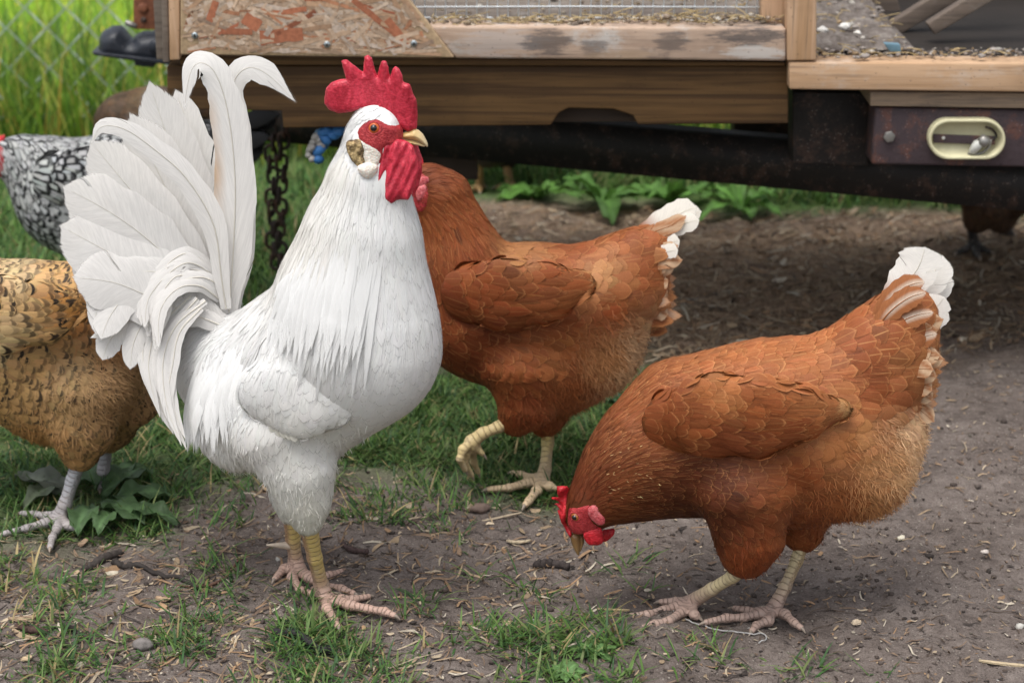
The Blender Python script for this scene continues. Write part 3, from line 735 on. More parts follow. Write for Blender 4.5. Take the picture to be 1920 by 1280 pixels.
#@@BIRDS
# ------------------------------------------------------------------ white rooster
def zz(ox, oy, s, pts):                       # points read off an enlarged detail
    return [(ox + p[0] / s, oy + p[1] / s) + tuple(p[2:]) for p in pts]
WHITE = (.86, .86, .85)
def build_rooster():
    r = np.random.default_rng(11)
    Y = float(gz(598, 1108)[1])
    root = empty('rooster', gz(590, 1110), 'white rooster with tall red comb and upright white tail, standing in front', 'rooster')
    B = Body(Y, [
        [(706, 238, 42, -.05), (700, 262, 46, -.05), (690, 350, 74, -.045), (678, 450, 110, -.04), (664, 560, 145, -.035), (660, 640, 158, -.035)],
        [(668, 640, 158, -.035), (585, 680, 150, -.01), (500, 705, 128, .015), (425, 690, 95, .04), (385, 620, 66, .055), (395, 555, 38, .06)],
        [(640, 700, 118, -.03), (540, 780, 112, 0), (450, 800, 84, .02)],
        [(520, 810, 88, -.04), (560, 880, 62, -.045), (572, 940, 42, -.045), (577, 978, 24, -.045)],
        [(560, 800, 80, .04), (556, 880, 55, .04), (548, 930, 34, .04), (546, 962, 20, .04)],
    ], 1.28, .016, (.28, 1, 0))
    V, Q = B.mesh(.0038)
    body = mk('body', V, Q, M['skinbase'], root, dict(fcol=np.broadcast_to(np.array(WHITE), (len(V), 3))))
    face = zz(500, 80, 3.2, [(548, 525), (600, 472), (660, 455), (730, 490), (800, 505), (880, 530), (870, 585), (780, 610), (705, 620), (700, 700), (640, 715), (600, 640), (560, 580)])
    fp = np.array(face)
    cheek = np.array(zz(500, 80, 3.2, [(470, 580), (560, 570), (690, 600), (670, 760), (640, 820), (570, 800), (520, 740), (480, 680)]))
    def mask(px, py, P):
        near = (P[:, 1] < Y - .0)
        return ~((polydist(px, py, fp) > -9) | (px > 716) & (py < 300) | (polydist(px, py, cheek) > -2) & near)
    #         px   py    dx   dy  len hw lift conf pt  sh ed pat
    anch = [(668, 222, -.7, .5, 22, 5, 1.2, .9, .5, .0, 0, 0), (640, 262, -.45, .8, 38, 5, 1.5, .9, .7, 0, 0, 0),
            (700, 340, -.1, 1, 60, 6, 2, .9, .9, 0, 0, 0), (770, 420, .1, 1, 70, 7, 2, .9, .9, 0, 0, 0),
            (600, 340, -.35, 1, 75, 6, 2, .9, .9, 0, 0, 0), (560, 450, -.22, 1, 110, 7, 2.5, .85, 1, .1, 0, 0),
            (650, 480, -.12, 1, 120, 8, 3, .85, 1, .1, 0, 0), (740, 500, .02, 1, 90, 9, 2.5, .9, .9, 0, 0, 0),
            (530, 560, -.35, 1, 130, 8, 4, .75, 1, .1, 0, 0), (620, 610, -.15, 1, 100, 10, 3, .85, .8, 0, 0, 0),
            (810, 560, .08, 1, 60, 14, 2, .95, .3, 0, 0, 0), (800, 650, -.1, 1, 50, 17, 2, .95, .1, 0, 0, 0), (740, 700, -.35, 1, 46, 17, 2, .95, .1, 0, 0, 0),
            (690, 780, -.5, 1, 50, 15, 3, .9, .2, 0, 0, 0), (640, 840, -.3, 1, 50, 12, 4, .8, .5, 0, 0, 0),
            (490, 575, -1, .75, 110, 7, 3, .85, 1, .1, 0, 0), (440, 590, -1, .8, 120, 7, 3, .85, 1, .1, 0, 0), (400, 620, -.75, 1, 120, 7, 4, .8, 1, .1, 0, 0),
            (380, 700, -.25, 1, 120, 7, 5, .7, 1, .1, 0, 0), (430, 690, -.3, 1, 125, 8, 5, .75, 1, .1, 0, 0), (390, 780, .06, 1, 90, 8, 5, .7, 1, .1, 0, 0),
            (460, 840, .25, 1, 46, 9, 4, .8, .6, 0, 0, 0), (540, 870, .15, 1, 40, 9, 3, .9, .5, 0, 0, 0), (575, 950, 0, 1, 26, 7, 1.5, .95, .5, 0, 0, 0),
            (370, 560, -.9, -.3, 40, 9, 5, .6, .7, 0, 0, 0)]
    cols = [(p[0], p[1]) + WHITE for p in anch[:4]] + [(560, 380, .84, .82, .77), (640, 300, .84, .82, .77), (700, 560, .87, .87, .86), (430, 650, .87, .87, .86), (540, 880, .83, .815, .77), (460, 850, .84, .82, .785), (575, 950, .80, .775, .70), (360, 580, .74, .73, .72), (750, 700, .87, .865, .85)]
    a = Acc(); plumage(a, B, V, Q, anch, cols, r, mask, 30000, .30, .09, .02, lenvar=.25, lk=.34, own=.16)
    silk(a, B, V, Q, anch, cols, r, 17000, .030, .0012, .00048, mask, .03, .08)
    strands(a, B, V, Q, [(450, 870, 70, 500, .1, 1, 34, 5, .5), (540, 900, 60, 300, .1, 1, 26, 4, .5), (345, 575, 55, 420, -.7, .2, 40, 7, .8), (640, 850, 40, 160, .2, 1, 45, 6, .3),
                         (575, 965, 34, 420, .1, 1, 20, 3.5, .4), (548, 945, 30, 200, .1, 1, 20, 3.5, .4), (640, 850, 22, 300, .15, 1, 62, 6, .15), (690, 815, 30, 220, -.3, 1, 44, 5, .25), (560, 900, 60, 500, .05, 1, 34, 3.5, .3), (430, 850, 60, 500, .25, 1, 36, 5, .4), (600, 830, 60, 300, -.1, 1, 36, 3.5, .3), (400, 620, 50, 500, -.7, 1, 46, 5, .4), (460, 545, 30, 140, .6, -.5, 22, 8, .6), (420, 540, 40, 200, .3, -1, 30, 8, .5)], cols, r, .0005, .06)
    a.mk('plumage', M['f_white'], body)
    # near wing folded against the side
    for sgn in (-1, 1):
        l = -.088 if sgn < 0 else .105
        nx = .28
        Wg = Body(Y + l, [[(585, 640, 50, .052 * -sgn), (562, 690, 76, .022 * -sgn), (538, 735, 70, .014 * -sgn)], [(604, 690, 56, .026 * -sgn), (600, 742, 60, .012 * -sgn), (562, 766, 48, .008 * -sgn), (494, 738, 48, .022 * -sgn)]], 2.6, .014, (nx, 1, 0))
        V2, Q2 = Wg.mesh(.0034)
        wa = [(570, 590, -.3, 1, 50, 11, 2.5, .85, .5, 0, 0, 0), (520, 640, -.35, 1, 60, 13, 3, .85, .4, 0, 0, 0), (600, 660, -.1, 1, 56, 14, 2.5, .9, .3, 0, 0, 0), (560, 720, -.2, 1, 70, 16, 3, .9, .25, 0, 0, 0),
              (480, 720, -.2, 1, 60, 13, 3, .9, .4, 0, 0, 0), (620, 760, -.15, 1, 50, 15, 3, .9, .2, 0, 0, 0)]
        wacc = Acc(); wacc.add(V2, Q2, fcol=np.array(WHITE), fuv=np.full((len(V2), 2), .3), fpar=np.zeros(3), fseed=.5)
        plumage(wacc, Wg, V2, Q2, wa, cols, r, None, 7000, .30, .08, .02, lk=.36, own=.14); silk(wacc, Wg, V2, Q2, wa, cols, r, 2600, .026, .0011, .00045, None, .03, .1)
        if sgn < 0:
            for i in range(5):                       # flight feather ends under the wing
                p0 = np.array([508 + i * 10, 775 + i * 5]); v_, q_, uv_ = quill([p0, p0 + [-2 + 5, 20], p0 + [6, 42 - 2 * i]], [8, 9, 7], Y + l + .012 - .002 * i, n=10, m=7, r=r)
                wacc.add(v_, q_, fcol=np.array((.70, .68, .60)), fuv=uv_, fpar=np.array([.4, 0, 0]), fseed=.2)
        wacc.mk('wing', M['f_white'], root)
    # tail
    tailc = (.775, .755, .73)
    tb = Acc(); tbody = Body(Y + .06, [[(405, 575, 40), (370, 560, 40), (330, 565, 34, -.01), (300, 585, 26, -.015)], [(360, 570, 36), (335, 620, 34, -.015), (325, 660, 22, -.02)]], 1.5)
    V3, Q3 = tbody.mesh(.004); tb.add(V3, Q3, fcol=np.array(tailc) * .9, fuv=np.full((len(V3), 2), .3), fpar=np.zeros(3), fseed=.4)
    strands(tb, tbody, V3, Q3, [(370, 575, 60, 900, -.6, -.3, 44, 8, 1.0), (320, 590, 60, 900, -1, .5, 46, 7, .7), (330, 640, 50, 600, -.5, 1, 46, 7, .6), (410, 545, 40, 400, .4, -1, 34, 8, .6)], [(350, 585, .70, .70, .70), (400, 540, .80, .79, .77), (290, 600, .78, .77, .75)], r, .0005, .06)
    ta = [(420, 545, -.6, .5), (400, 575, -.8, .7), (350, 580, -.9, .6), (310, 590, -.8, .8), (335, 640, -.4, 1), (325, 670, -.2, 1)]; ta = [q + (30, 6, 3, .8, .8, 0, 0, 0) for q in ta]; tcl = [(350, 585, .76, .76, .755), (400, 560, .82, .82, .81), (320, 650, .80, .79, .78)]
    silk(tb, tbody, V3, Q3, ta, tcl, r, 5000, .034, .004, .0005, None, .06, .3)
    tail = tb.mk('tail', M['f_white'], root)
    def brown(uv, C):
        m = np.clip((uv[:, 0] - .72) / .25, 0, 1) * np.clip(1 - np.abs(uv[:, 1] - .36) / .10, 0, 1) + np.clip((uv[:, 0] - .7) / .3, 0, 1) * np.clip(1 - np.abs(uv[:, 1] - .50) / .10, 0, 1) * .6
        return C * (1 - m[:, None] * .8) + np.array((.50, .27, .09)) * m[:, None] * .8
    T = [  # path, half widths, depth start/end, extra
        ([(428, 520), (392, 350), (358, 250), (330, 172)], [14, 26, 28, 24, 20], .075, .10, {}),
        ([(420, 530), (372, 400), (322, 280), (281, 158)], [14, 34, 42, 40, 26], .06, .075, {}),
        ([(405, 540), (350, 430), (300, 330), (246, 218)], [14, 38, 46, 44, 34], .05, .06, {}),
        ([(390, 545), (310, 430), (240, 350), (172, 268)], [14, 36, 42, 42, 34], .04, .045, {}),
        ([(380, 555), (290, 460), (210, 400), (122, 352)], [14, 38, 46, 48, 40], .03, .03, {}),
        ([(370, 570), (280, 510), (200, 470), (116, 425)], [16, 40, 50, 52, 42], .02, .02, {}),
        ([(365, 590), (290, 560), (215, 530), (140, 520)], [16, 40, 46, 44, 36], .012, .005, {}),
        ([(415, 520), (400, 420), (350, 335), (292, 282), (235, 243), (190, 238), (171, 272)], [14, 24, 24, 22, 18, 13, 3], .02, 0, dict(n=34)),
        ([(444, 545), (456, 470), (456, 350), (450, 250), (436, 165), (462, 128), (502, 140), (556, 193)], [14, 22, 22, 20, 20, 24, 22, 3], .045, .05, dict(n=40, round_tip=False)),
        ([(432, 548), (438, 460), (441, 350), (434, 255), (420, 180), (400, 132), (374, 118), (356, 140), (345, 208)], [20, 36, 37, 34, 30, 27, 27, 20, 3], .03, .02, dict(n=44, m=11, colf=brown, round_tip=False, twist=.35)),
        ([(350, 590), (305, 580), (270, 605), (250, 645), (244, 694)], [12, 18, 20, 20, 16], .022, -.005, dict(n=26)),
        ([(350, 575), (290, 575), (230, 590), (170, 616)], [12, 16, 14, 10, 7], .026, .005, {}),
        ([(345, 580), (285, 590), (225, 610), (168, 634)], [10, 14, 12, 9, 6], .024, .002, {}),
        ([(345, 575), (290, 575), (235, 605), (205, 640), (192, 676)], [14, 22, 24, 24, 18], .022, .0, dict(n=26)),
    ]
    T3 = T[-4:]; T = T[:-4]
    T += [([tuple(np.array(p) * (1 - f) + np.array(q) * f + r.normal(0, 4, 2)) for p, q in zip([(340, 500), (290, 457), (228, 449), (172, 478), (149, 532)], [(350, 560), (300, 535), (245, 548), (208, 592), (188, 642)])], [12, 26, 32, 32, 20], .045 - .02 * f + r.normal(0, .003), .015 - .025 * f + r.normal(0, .003), dict(n=28)) for f in np.linspace(0, 1, 7)]
    T += T3
    T += [([tuple(np.array(p) * (1 - f) + np.array(q) * f + r.normal(0, 6, 2)) for p, q in zip([(428, 540), (381, 494), (325, 488), (274, 540), (262, 600)], [(415, 562), (375, 530), (335, 540), (302, 590), (292, 660)])], [8, 12, 14, 13, 5], .045 - .02 * f + r.normal(0, .003), .004 - .025 * f + r.normal(0, .003), dict(n=28, round_tip=False)) for f in np.linspace(0, 1, 11)]
    T += [([tuple(np.array(p) * (1 - f) + np.array(q) * f + r.normal(0, 5, 2)) for p, q in zip([(330, 540), (287, 580), (268, 640), (270, 690), (288, 756)], [(380, 570), (335, 620), (318, 690), (322, 760), (345, 836)])], [6, 11, 12, 10, 2], .030 - .02 * f + r.normal(0, .003), -.012 - .025 * f + r.normal(0, .003), dict(n=28, round_tip=False)) for f in np.linspace(0, 1, 16)]
    for i, (p, wd, l0, l1, kw) in enumerate(T):
        if i < 7: p = p[:-1] + [(p[-1][0] + .08 * (p[-1][0] - p[-2][0]), p[-1][1] + .08 * (p[-1][1] - p[-2][1]))]; wd = [w * 1.22 for w in wd]
        if i < 10:
            q0, q1 = np.array(p[0]), np.array(p[1]); p = [tuple(q0 + (q0 - q1) / np.linalg.norm(q0 - q1) * 60)] + p; wd = [wd[0] * .7] + wd
        cj = np.array(tailc) * (1 + r.normal(0, .03)); quill_obj('tail_feather', tail, M['f_tail'], p, wd, Y, cj, .5, l0=l0, l1=l1, r=r, soft=.35, **kw)
    # saddle feathers hanging free behind the thigh
    sad = Acc()
    for i in range(120):
        t = r.random(); xs = np.array([400 + 75 * t, 372 + 80 * t, 356 + 86 * t, 352 + 92 * t]) + r.normal(0, 6); y0 = 665 - 30 * t + r.normal(0, 18); y3 = 838 - 40 * t + r.normal(0, 16)
        ys = np.array([y0, y0 + (y3 - y0) * .3, y0 + (y3 - y0) * .65, y3]); f = B.front(xs, ys)[:, 1] - Y; f = np.where(np.abs(f) > 1e-6, f, np.nan)
        f0 = f[0] if np.isfinite(f[0]) else -.02; ls = [f0 + .001]
        for k in (1, 2, 3): ls.append((f[k] - .0015 * k) if np.isfinite(f[k]) and f[k] < ls[-1] + .006 else ls[-1] + .003)
        n_, m_ = 14, 5
        v_, q_, uv_ = quill(np.stack([xs, ys, ls], 1), [2, 7.5, 8, 1], Y, n=n_, m=m_, r=r, round_tip=False)
        no = nrm(np.array([-.45 + .4 * t, -.8, .0]) + np.array([0, 0, 1.]) * (1 - uv_[:, 1:]) * .5 + np.array([.22, 0, 0]) * (uv_[:, :1] - .5))
        c = np.array((.86, .86, .85)) * (1 + r.normal(0, .03)); sad.add(v_, q_, nor=no, fcol=c, fuv=uv_, fpar=np.array([.1, 0, 0]), fseed=r.random())
    sad.mk('saddle_feathers', M['f_white'], root)
    hk = Acc()
    for i in range(70):
        t = r.random(); x0 = 556 + 150 * t + r.normal(0, 8); y0 = 500 + r.normal(0, 26); x1 = 505 + 165 * t + r.normal(0, 12); y1 = 655 + 30 * t * 1.4 + r.normal(0, 30)
        ys = [B.front(q[0], q[1])[0][1] for q in ((x0, y0), ((x0 + x1) / 2, (y0 + y1) / 2), (x1, y1))]
        path = [(x0, y0, ys[0] - Y - .001), ((x0 + x1) / 2 - 4, (y0 + y1) / 2, ys[1] - Y - .004), (x1, y1, ys[2] - Y - .009 - .006 * r.random())]
        v_, q_, uv_ = quill(path, [4, 7.5, 7, 2], Y, n=12, m=5, r=r, round_tip=False); gn, _ = B.grad(v_)
        hk.add(v_, q_, nor=gn, fcol=np.array((.87, .87, .86)) * (1 + r.normal(0, .025)), fuv=uv_, fpar=np.array([.1, 0, 0]), fseed=r.random())
    hk.mk('hackle', M['f_white'], body)
    # head
    Yh = float(B.front(700, 230)[0][1]) ; Yc = Y - .05
    skin_patch(B, face, 'face', M['face'], root, .0016)
    ch = zz(500, 80, 3.2, [(560, 575), (640, 600), (692, 640), (690, 700), (640, 740), (590, 720), (565, 650)])
    skin_patch(B, ch, 'cheek', M['lobe_pale'], root, .0022, half=.016)
    comb = zz(500, 80, 3.2, [(343, 340), (352, 285), (385, 245), (430, 228), (474, 222), (462, 180), (445, 112), (480, 108), (530, 148), (576, 186), (582, 120), (584, 90), (608, 82), (630, 100), (645, 160), (662, 206), (676, 150), (690, 112), (716, 112), (730, 150), (738, 212), (756, 160), (772, 140), (796, 152), (814, 190), (822, 232), (862, 242), (880, 300), (900, 340), (905, 430), (902, 515), (850, 535), (790, 505), (760, 465), (700, 430), (620, 415), (560, 400), (500, 418), (430, 432), (372, 418), (340, 378)])
    ca = np.array(comb)
    def cbend(Vv):
        px, py, _ = proj(Vv); Vv = Vv.copy(); Vv[:, 1] += .006 * np.sin((px - 640) / 30) * np.clip((215 - py) / 60, 0, 1) + .010 * np.clip((660 - px) / 50, 0, 1); return Vv
    Vc, Qc = inflate(comb, Yc, .0055, .006, .0010, cbend); mk('comb', Vc, Qc, M['comb'], root)
    wat = zz(500, 80, 3.2, [(688, 600), (770, 575), (840, 590), (880, 620), (908, 700), (910, 770), (890, 860), (855, 925), (800, 930), (750, 950), (690, 905), (662, 820), (665, 740), (690, 680)])
    Yw = float(B.front(715, 300)[0][1]); dYw = Yw - float(B.front(690, 372)[0][1])
    def wbend(Vv):
        px, py, _ = proj(Vv); Vv = Vv.copy(); Vv[:, 1] += .0042 * VN(8)((px - 690 + (py - 270) * .22) / 11 + 20, py / 55) * np.clip((py - 262) / 40, 0, 1) + .0007 * np.sin((px + py * .5) / 2.6) - (dYw + .001) * np.clip((py - 285) / 85, 0, 1.1); return Vv
    Vw, Qw = inflate(wat, Yw + .006, .007, .012, .001, wbend); mk('wattle', Vw, Qw, M['comb'], root)
    Vw, Qw = inflate([(x + 8, y - 4) for x, y in wat], Yw + .032, .006, .012, .0013, wbend); mk('wattle', Vw, Qw, M['comb'], root)
    lobe = zz(500, 80, 3.2, [(545, 745), (600, 720), (640, 725), (668, 745), (655, 790), (612, 818), (565, 795)])
    Yl = float(B.front(690, 320)[0][1]); V4, Q4 = inflate(lobe, Yl - .001, .006, .008, .001, n=40); mk('earlobe', V4, Q4, M['lobe_pale'], root)
    scab = zz(500, 80, 3.2, [(478, 600), (520, 582), (575, 590), (605, 660), (596, 715), (550, 742), (510, 705), (482, 650)])
    Yl = float(B.front(668, 288)[0][1])
    def sb(Vv):
        Vv = Vv.copy(); Vv[:, 1] += .0016 * VN(5)(Vv[:, 0] * 420, Vv[:, 2] * 420); return Vv
    V4, Q4 = inflate(scab, Yl - .0005, .0055, .006, .0009, sb, n=40); mk('ear_scab', V4, Q4, M['scab'], root)
    eye(root, B, 500 + 645 / 3.2, 80 + 513 / 3.2, .0062, M['iris'], M['face'])
    beak(root, zz(500, 80, 3.2, [(770, 572), (800, 548), (860, 525), (885, 512), (930, 540), (960, 590), (967, 628), (930, 603), (880, 583), (820, 576)]), zz(500, 80, 3.2, [(785, 582), (860, 582), (920, 600), (958, 625), (900, 616), (830, 606), (790, 600)]), Yc, .0075, (.66, .44, .15), (.72, .60, .38))
    yel, back, pink = (.58, .43, .16), (.46, .27, .15), (.50, .33, .26)
    leg(root, [(577, 978, -.045), (590, 1045, -.03), (602, 1095, -.015), (611, 1124, float(gz(611, 1124)[1]) - Y)], [[(656, 1134), (690, 1141), (721, 1146), (738, 1153)], [(613, 1140), (626, 1162), (633, 1174)], [(640, 1124), (664, 1123), (690, 1118)]], [(596, 1112), (588, 1104)], Y, (yel, back, pink), (16, 13.5), 9)
    leg(root, [(547, 960, .04), (549, 1010, .045), (554, 1050, .05), (559, 1070, float(gz(559, 1075)[1]) - Y)], [[(548, 1082), (562, 1105), (588, 1114)], [(577, 1082), (605, 1097), (640, 1104), (662, 1112)], [(590, 1086), (618, 1078), (645, 1070)]], [(533, 1066), (516, 1084)], Y, (yel, back, pink), (16, 13), 9, spur=[(545, 1022, .044), (500, 1021, .03)])
    return root
build_rooster()

# ------------------------------------------------------------------ brown hens
HT = (.92, .79, .72)
RUST, DARK, CREAM, PALE = (.30, .092, .026), (.155, .040, .013), (.62, .36, .17), (.80, .72, .60)
def head_parts(root, B, Y, face, comb, lobe, wats, eyep, eyer, ub, lb, Yc, lobe_mat='lobe_pink', bcol=(.17, .085, .035), tcol=(.28, .17, .08), cT=.005):
    if face: skin_patch(B, face, 'face', M['face'], root, .0014)
    if comb:
        def cb(Vv):
            px, py, _ = proj(Vv); Vv = Vv.copy(); Vv[:, 1] += .003 * np.sin((px + py) / 9); return Vv
        V, Q = inflate(comb, Yc, cT, .008, .0011, cb); mk('comb', V, Q, M['hencomb'], root)
    if lobe:
        yl = float(B.front(*np.mean(lobe, 0))[0][1]); V, Q = inflate(lobe, yl - .0005, .0035, .006, .001, n=40); mk('earlobe', V, Q, M[lobe_mat], root)
    for wt, dy in wats:
        V, Q = inflate(wt, Yc + dy, .0035, .007, .001, n=40); mk('wattle', V, Q, M['hencomb'], root)
    if eyep: eye(root, B, eyep[0], eyep[1], eyer, M['iris_hen'], M['face'])
    if ub: beak(root, ub, lb, Yc, .0055, bcol, tcol)

def build_front_hen():
    r = np.random.default_rng(21)
    Y = float(gz(1370, 1148)[1])
    root = empty('hen', gz(1370, 1150), 'rust brown hen with white tail tip pecking at bare ground, head down', 'hen', 'brown hens')
    B = Body(Y, [
        [(1094, 972, 33, -.02), (1110, 944, 40, -.02), (1155, 905, 72, -.015), (1215, 862, 112, -.01), (1290, 822, 150, 0)],
        [(1300, 820, 148, 0), (1400, 812, 165, 0), (1490, 800, 168, 0), (1570, 770, 140, 0), (1635, 690, 104, .0), (1680, 625, 74, 0), (1700, 590, 50, 0)],
        [(1500, 860, 132, 0), (1600, 850, 118, .0), (1650, 800, 80, 0)],
        [(1400, 930, 92, -.05), (1404, 1010, 58, -.052), (1398, 1045, 36, -.052)],
        [(1470, 920, 92, .04), (1500, 975, 46, .04), (1506, 1008, 22, .035)],
    ], 1.3, .016)
    V, Q = B.mesh(.0038)
    face = zz(1020, 860, 5.333, [(238, 620), (250, 500), (330, 465), (420, 425), (462, 440), (480, 590), (545, 665), (525, 735), (400, 745), (340, 765), (285, 765), (255, 720)])
    fp = np.array(face)
    colours = [(1110, 930, *DARK), (1160, 900, .20, .062, .02), (1200, 930, .125, .036, .012), (1220, 800, .30, .10, .03), (1330, 720, .40, .15, .05), (1290, 900, .115, .032, .011), (1330, 960, .10, .028, .010), (1250, 940, .10, .028, .01),
               (1440, 690, .42, .16, .055), (1560, 620, .36, .125, .04), (1500, 655, .46, .18, .065), (1600, 680, .28, .085, .026), (1660, 620, .34, .12, .04), (1700, 700, .40, .17, .065), (1740, 640, .46, .2, .08), (1400, 800, .26, .075, .022), (1480, 900, .28, .085, .025),
               (1560, 830, .50, .22, .08), (1610, 840, .66, .36, .16), (1660, 860, .70, .42, .20), (1700, 800, .92, .68, .42), (1710, 860, .90, .66, .40), (1680, 900, .78, .53, .29), (1640, 930, .54, .29, .12), (1560, 940, .36, .13, .042), (1500, 980, .25, .075, .022), (1400, 1040, .24, .062, .018), (1680, 740, .34, .12, .04), (1620, 740, .30, .09, .028)]
    a = Acc(); a.add(V, Q, fcol=np.clip(idw(*proj(V)[:2], colours, 3.5) * .8, 0, 1), fuv=np.full((len(V), 2), .3), fpar=np.zeros(3), fseed=.5)
    body = a.mk('body', M['f_red'], root)
    def mask(px, py, P): return ~((polydist(px, py, fp) > -3))
    an = [(1085, 930, .4, -.9, 16, 4, 1, .95, .4, 0, 0, 0), (1120, 915, .75, -.6, 26, 4.5, 1.4, .95, .7, .3, .3, 0), (1160, 880, .8, -.45, 40, 5, 1.6, .9, .9, .75, .45, 0), (1150, 950, .95, -.1, 30, 5, 1.6, .9, .8, .5, .3, 0), (1210, 800, .75, -.5, 42, 7, 1.8, .9, .8, .6, .5, 0),
          (1200, 880, .9, -.15, 40, 6, 1.8, .9, .85, .6, .3, 0), (1240, 930, .98, .0, 36, 10, 2, .95, .3, .1, .35, 0), (1300, 960, .97, .05, 40, 14, 2.2, .95, .1, .05, .3, 0), (1270, 760, .85, -.4, 40, 11, 2, .9, .4, .25, .7, 0),
          (1340, 715, .9, -.3, 42, 16, 2.4, .92, .1, .25, .7, 0), (1440, 690, .92, -.2, 46, 18, 2.6, .92, .0, .3, .6, 0), (1520, 640, .9, -.25, 50, 20, 3, .92, .0, .35, .5, 0), (1600, 610, .88, -.3, 52, 20, 3, .9, .0, .45, .5, 0),
          (1600, 690, .93, .1, 56, 23, 3, .9, .0, .35, .6, 0), (1680, 620, .85, -.3, 60, 18, 4, .85, .1, .4, .6, 0), (1690, 700, .96, -.02, 66, 20, 4, .8, .1, .3, .6, 0), (1400, 880, .98, .1, 46, 18, 2.4, .95, .05, .1, .4, 0), (1450, 950, .95, .25, 44, 16, 3, .9, .2, .1, .4, 0),
          (1550, 880, .96, .15, 50, 18, 4, .85, .2, .15, .4, 0), (1620, 900, .9, .35, 50, 15, 5, .75, .4, .1, .3, 0), (1690, 830, .7, .55, 50, 13, 6, .65, .5, .1, .3, 0), (1680, 760, .9, .25, 56, 17, 5, .8, .2, .1, .4, 0), (1400, 1020, .35, .9, 40, 9, 3, .9, .6, .1, .2, 0), (1395, 1050, .3, .9, 28, 7, 2, .9, .6, .1, .2, 0)]
    colours = [c[:2] + tuple(np.array(c[2:]) * np.array(HT)) for c in colours]
    a = Acc(); plumage(a, B, V, Q, an, colours, r, mask, 26000, .29, .12, .10, lk=.5, own=.28)
    silk(a, B, V, Q, an, colours, r, 15000, .019, .0013, .00034, mask, .14, .16)
    strands(a, B, V, Q, [(1165, 880, 60, 170, .8, -.35, 13, 3.2, .2), (1200, 910, 50, 90, .9, 0, 13, 3.2, .2)], [(1165, 880, .80, .50, .24)], r, .0006, .3)
    strands(a, B, V, Q, [(1690, 830, 85, 1900, .6, .6, 38, 7, .5), (1640, 930, 80, 1500, .5, .8, 38, 7, .6), (1580, 950, 80, 900, .4, .8, 32, 6, .6), (1410, 1030, 60, 600, .2, 1, 34, 4, .5), (1610, 850, 70, 1000, .8, .5, 34, 5, .5), (1500, 960, 60, 400, .4, .9, 30, 5, .6),
                         (1320, 995, 40, 90, .4, .8, 26, 6, .5)], colours, r, .00045, .15)
    a.mk('plumage', M['f_red'], body)
    # wings
    for sgn in (-1, 1):
        l = .079 * sgn
        Wg = Body(Y + l, [[(1265, 790, 62, -.032 * sgn), (1340, 778, 76, -.010 * sgn), (1420, 782, 72), (1500, 774, 46, 0), (1575, 768, 16, -.012 * sgn)]], 3.4, .012)
        V2, Q2 = Wg.mesh(.0034)
        wc = [(1250, 780, .28, .085, .026), (1330, 730, .44, .18, .06), (1400, 770, .30, .095, .028), (1450, 720, .40, .15, .05), (1340, 820, .20, .055, .018), (1430, 820, .25, .075, .023), (1520, 750, .36, .14, .05), (1570, 770, .62, .38, .17), (1500, 810, .36, .14, .05)]
        wa = [(1250, 770, .95, .05, 40, 15, 2.2, .93, .1, .1, .6, 0), (1330, 730, .95, .05, 42, 16, 2.4, .93, .1, .25, .8, 0), (1400, 760, .97, .12, 46, 17, 2.4, .93, .05, .15, .7, 0), (1330, 830, .98, .06, 95, 12, 2.2, .93, .2, .15, .5, 0), (1410, 825, .98, -.04, 110, 12, 2.2, .93, .2, .15, .6, 0), (1450, 740, .97, .2, 56, 16, 2.4, .93, .1, .2, .6, 0), (1480, 795, .98, -.06, 100, 11, 2.2, .9, .2, .15, .7, 0), (1430, 780, .98, .02, 70, 14, 2.2, .93, .1, .15, .6, 0), (1540, 772, .98, .0, 40, 11, 1.6, .8, .2, .2, .7, 0), (1580, 768, .98, .0, 26, 9, 1.2, .8, .2, .2, .7, 0)]
        wc = [c[:2] + tuple(np.array(c[2:]) * np.array(HT)) for c in wc]; wacc = Acc(); wacc.add(V2, Q2, fcol=np.array(RUST) * .6, fuv=np.full((len(V2), 2), .3), fpar=np.zeros(3), fseed=.5)
        plumage(wacc, Wg, V2, Q2, wa, wc, r, None, 8000, .29, .08, .10, lk=.5, own=.28); silk(wacc, Wg, V2, Q2, wa, wc, r, 3000, .017, .0012, .0003, None, .14, .12)
        for i in range(7):       # long flight feathers along the lower edge
            f = i / 6; p = [(1340 + 30 * f, 838 - 26 * f), (1430 + 20 * f, 848 - 26 * f), (1520 + 10 * f, 815 - 18 * f), (1592 - 6 * f, 775 - 6 * f)]
            v_, q_, uv_ = quill(p, [7, 13, 12, 7], Y + l, l0=-.012 * -sgn * -1 if sgn < 0 else .012, l1=.014 * -sgn if sgn < 0 else -.014, n=18, m=7, r=r)
            v_[:, 1] += -sgn * (.0 + .0012 * (6 - i)) if sgn < 0 else -(.0012 * (6 - i))
            c = np.array((.30, .10, .032)) * (1 + .12 * r.normal()); wacc.add(v_, q_, fcol=c, fuv=uv_, fpar=np.array([.3, .9, 0]), fseed=r.random())
        wacc.mk('wing', M['f_red'], root)
    # tail: white main feathers, rust coverts
    tb = Acc()
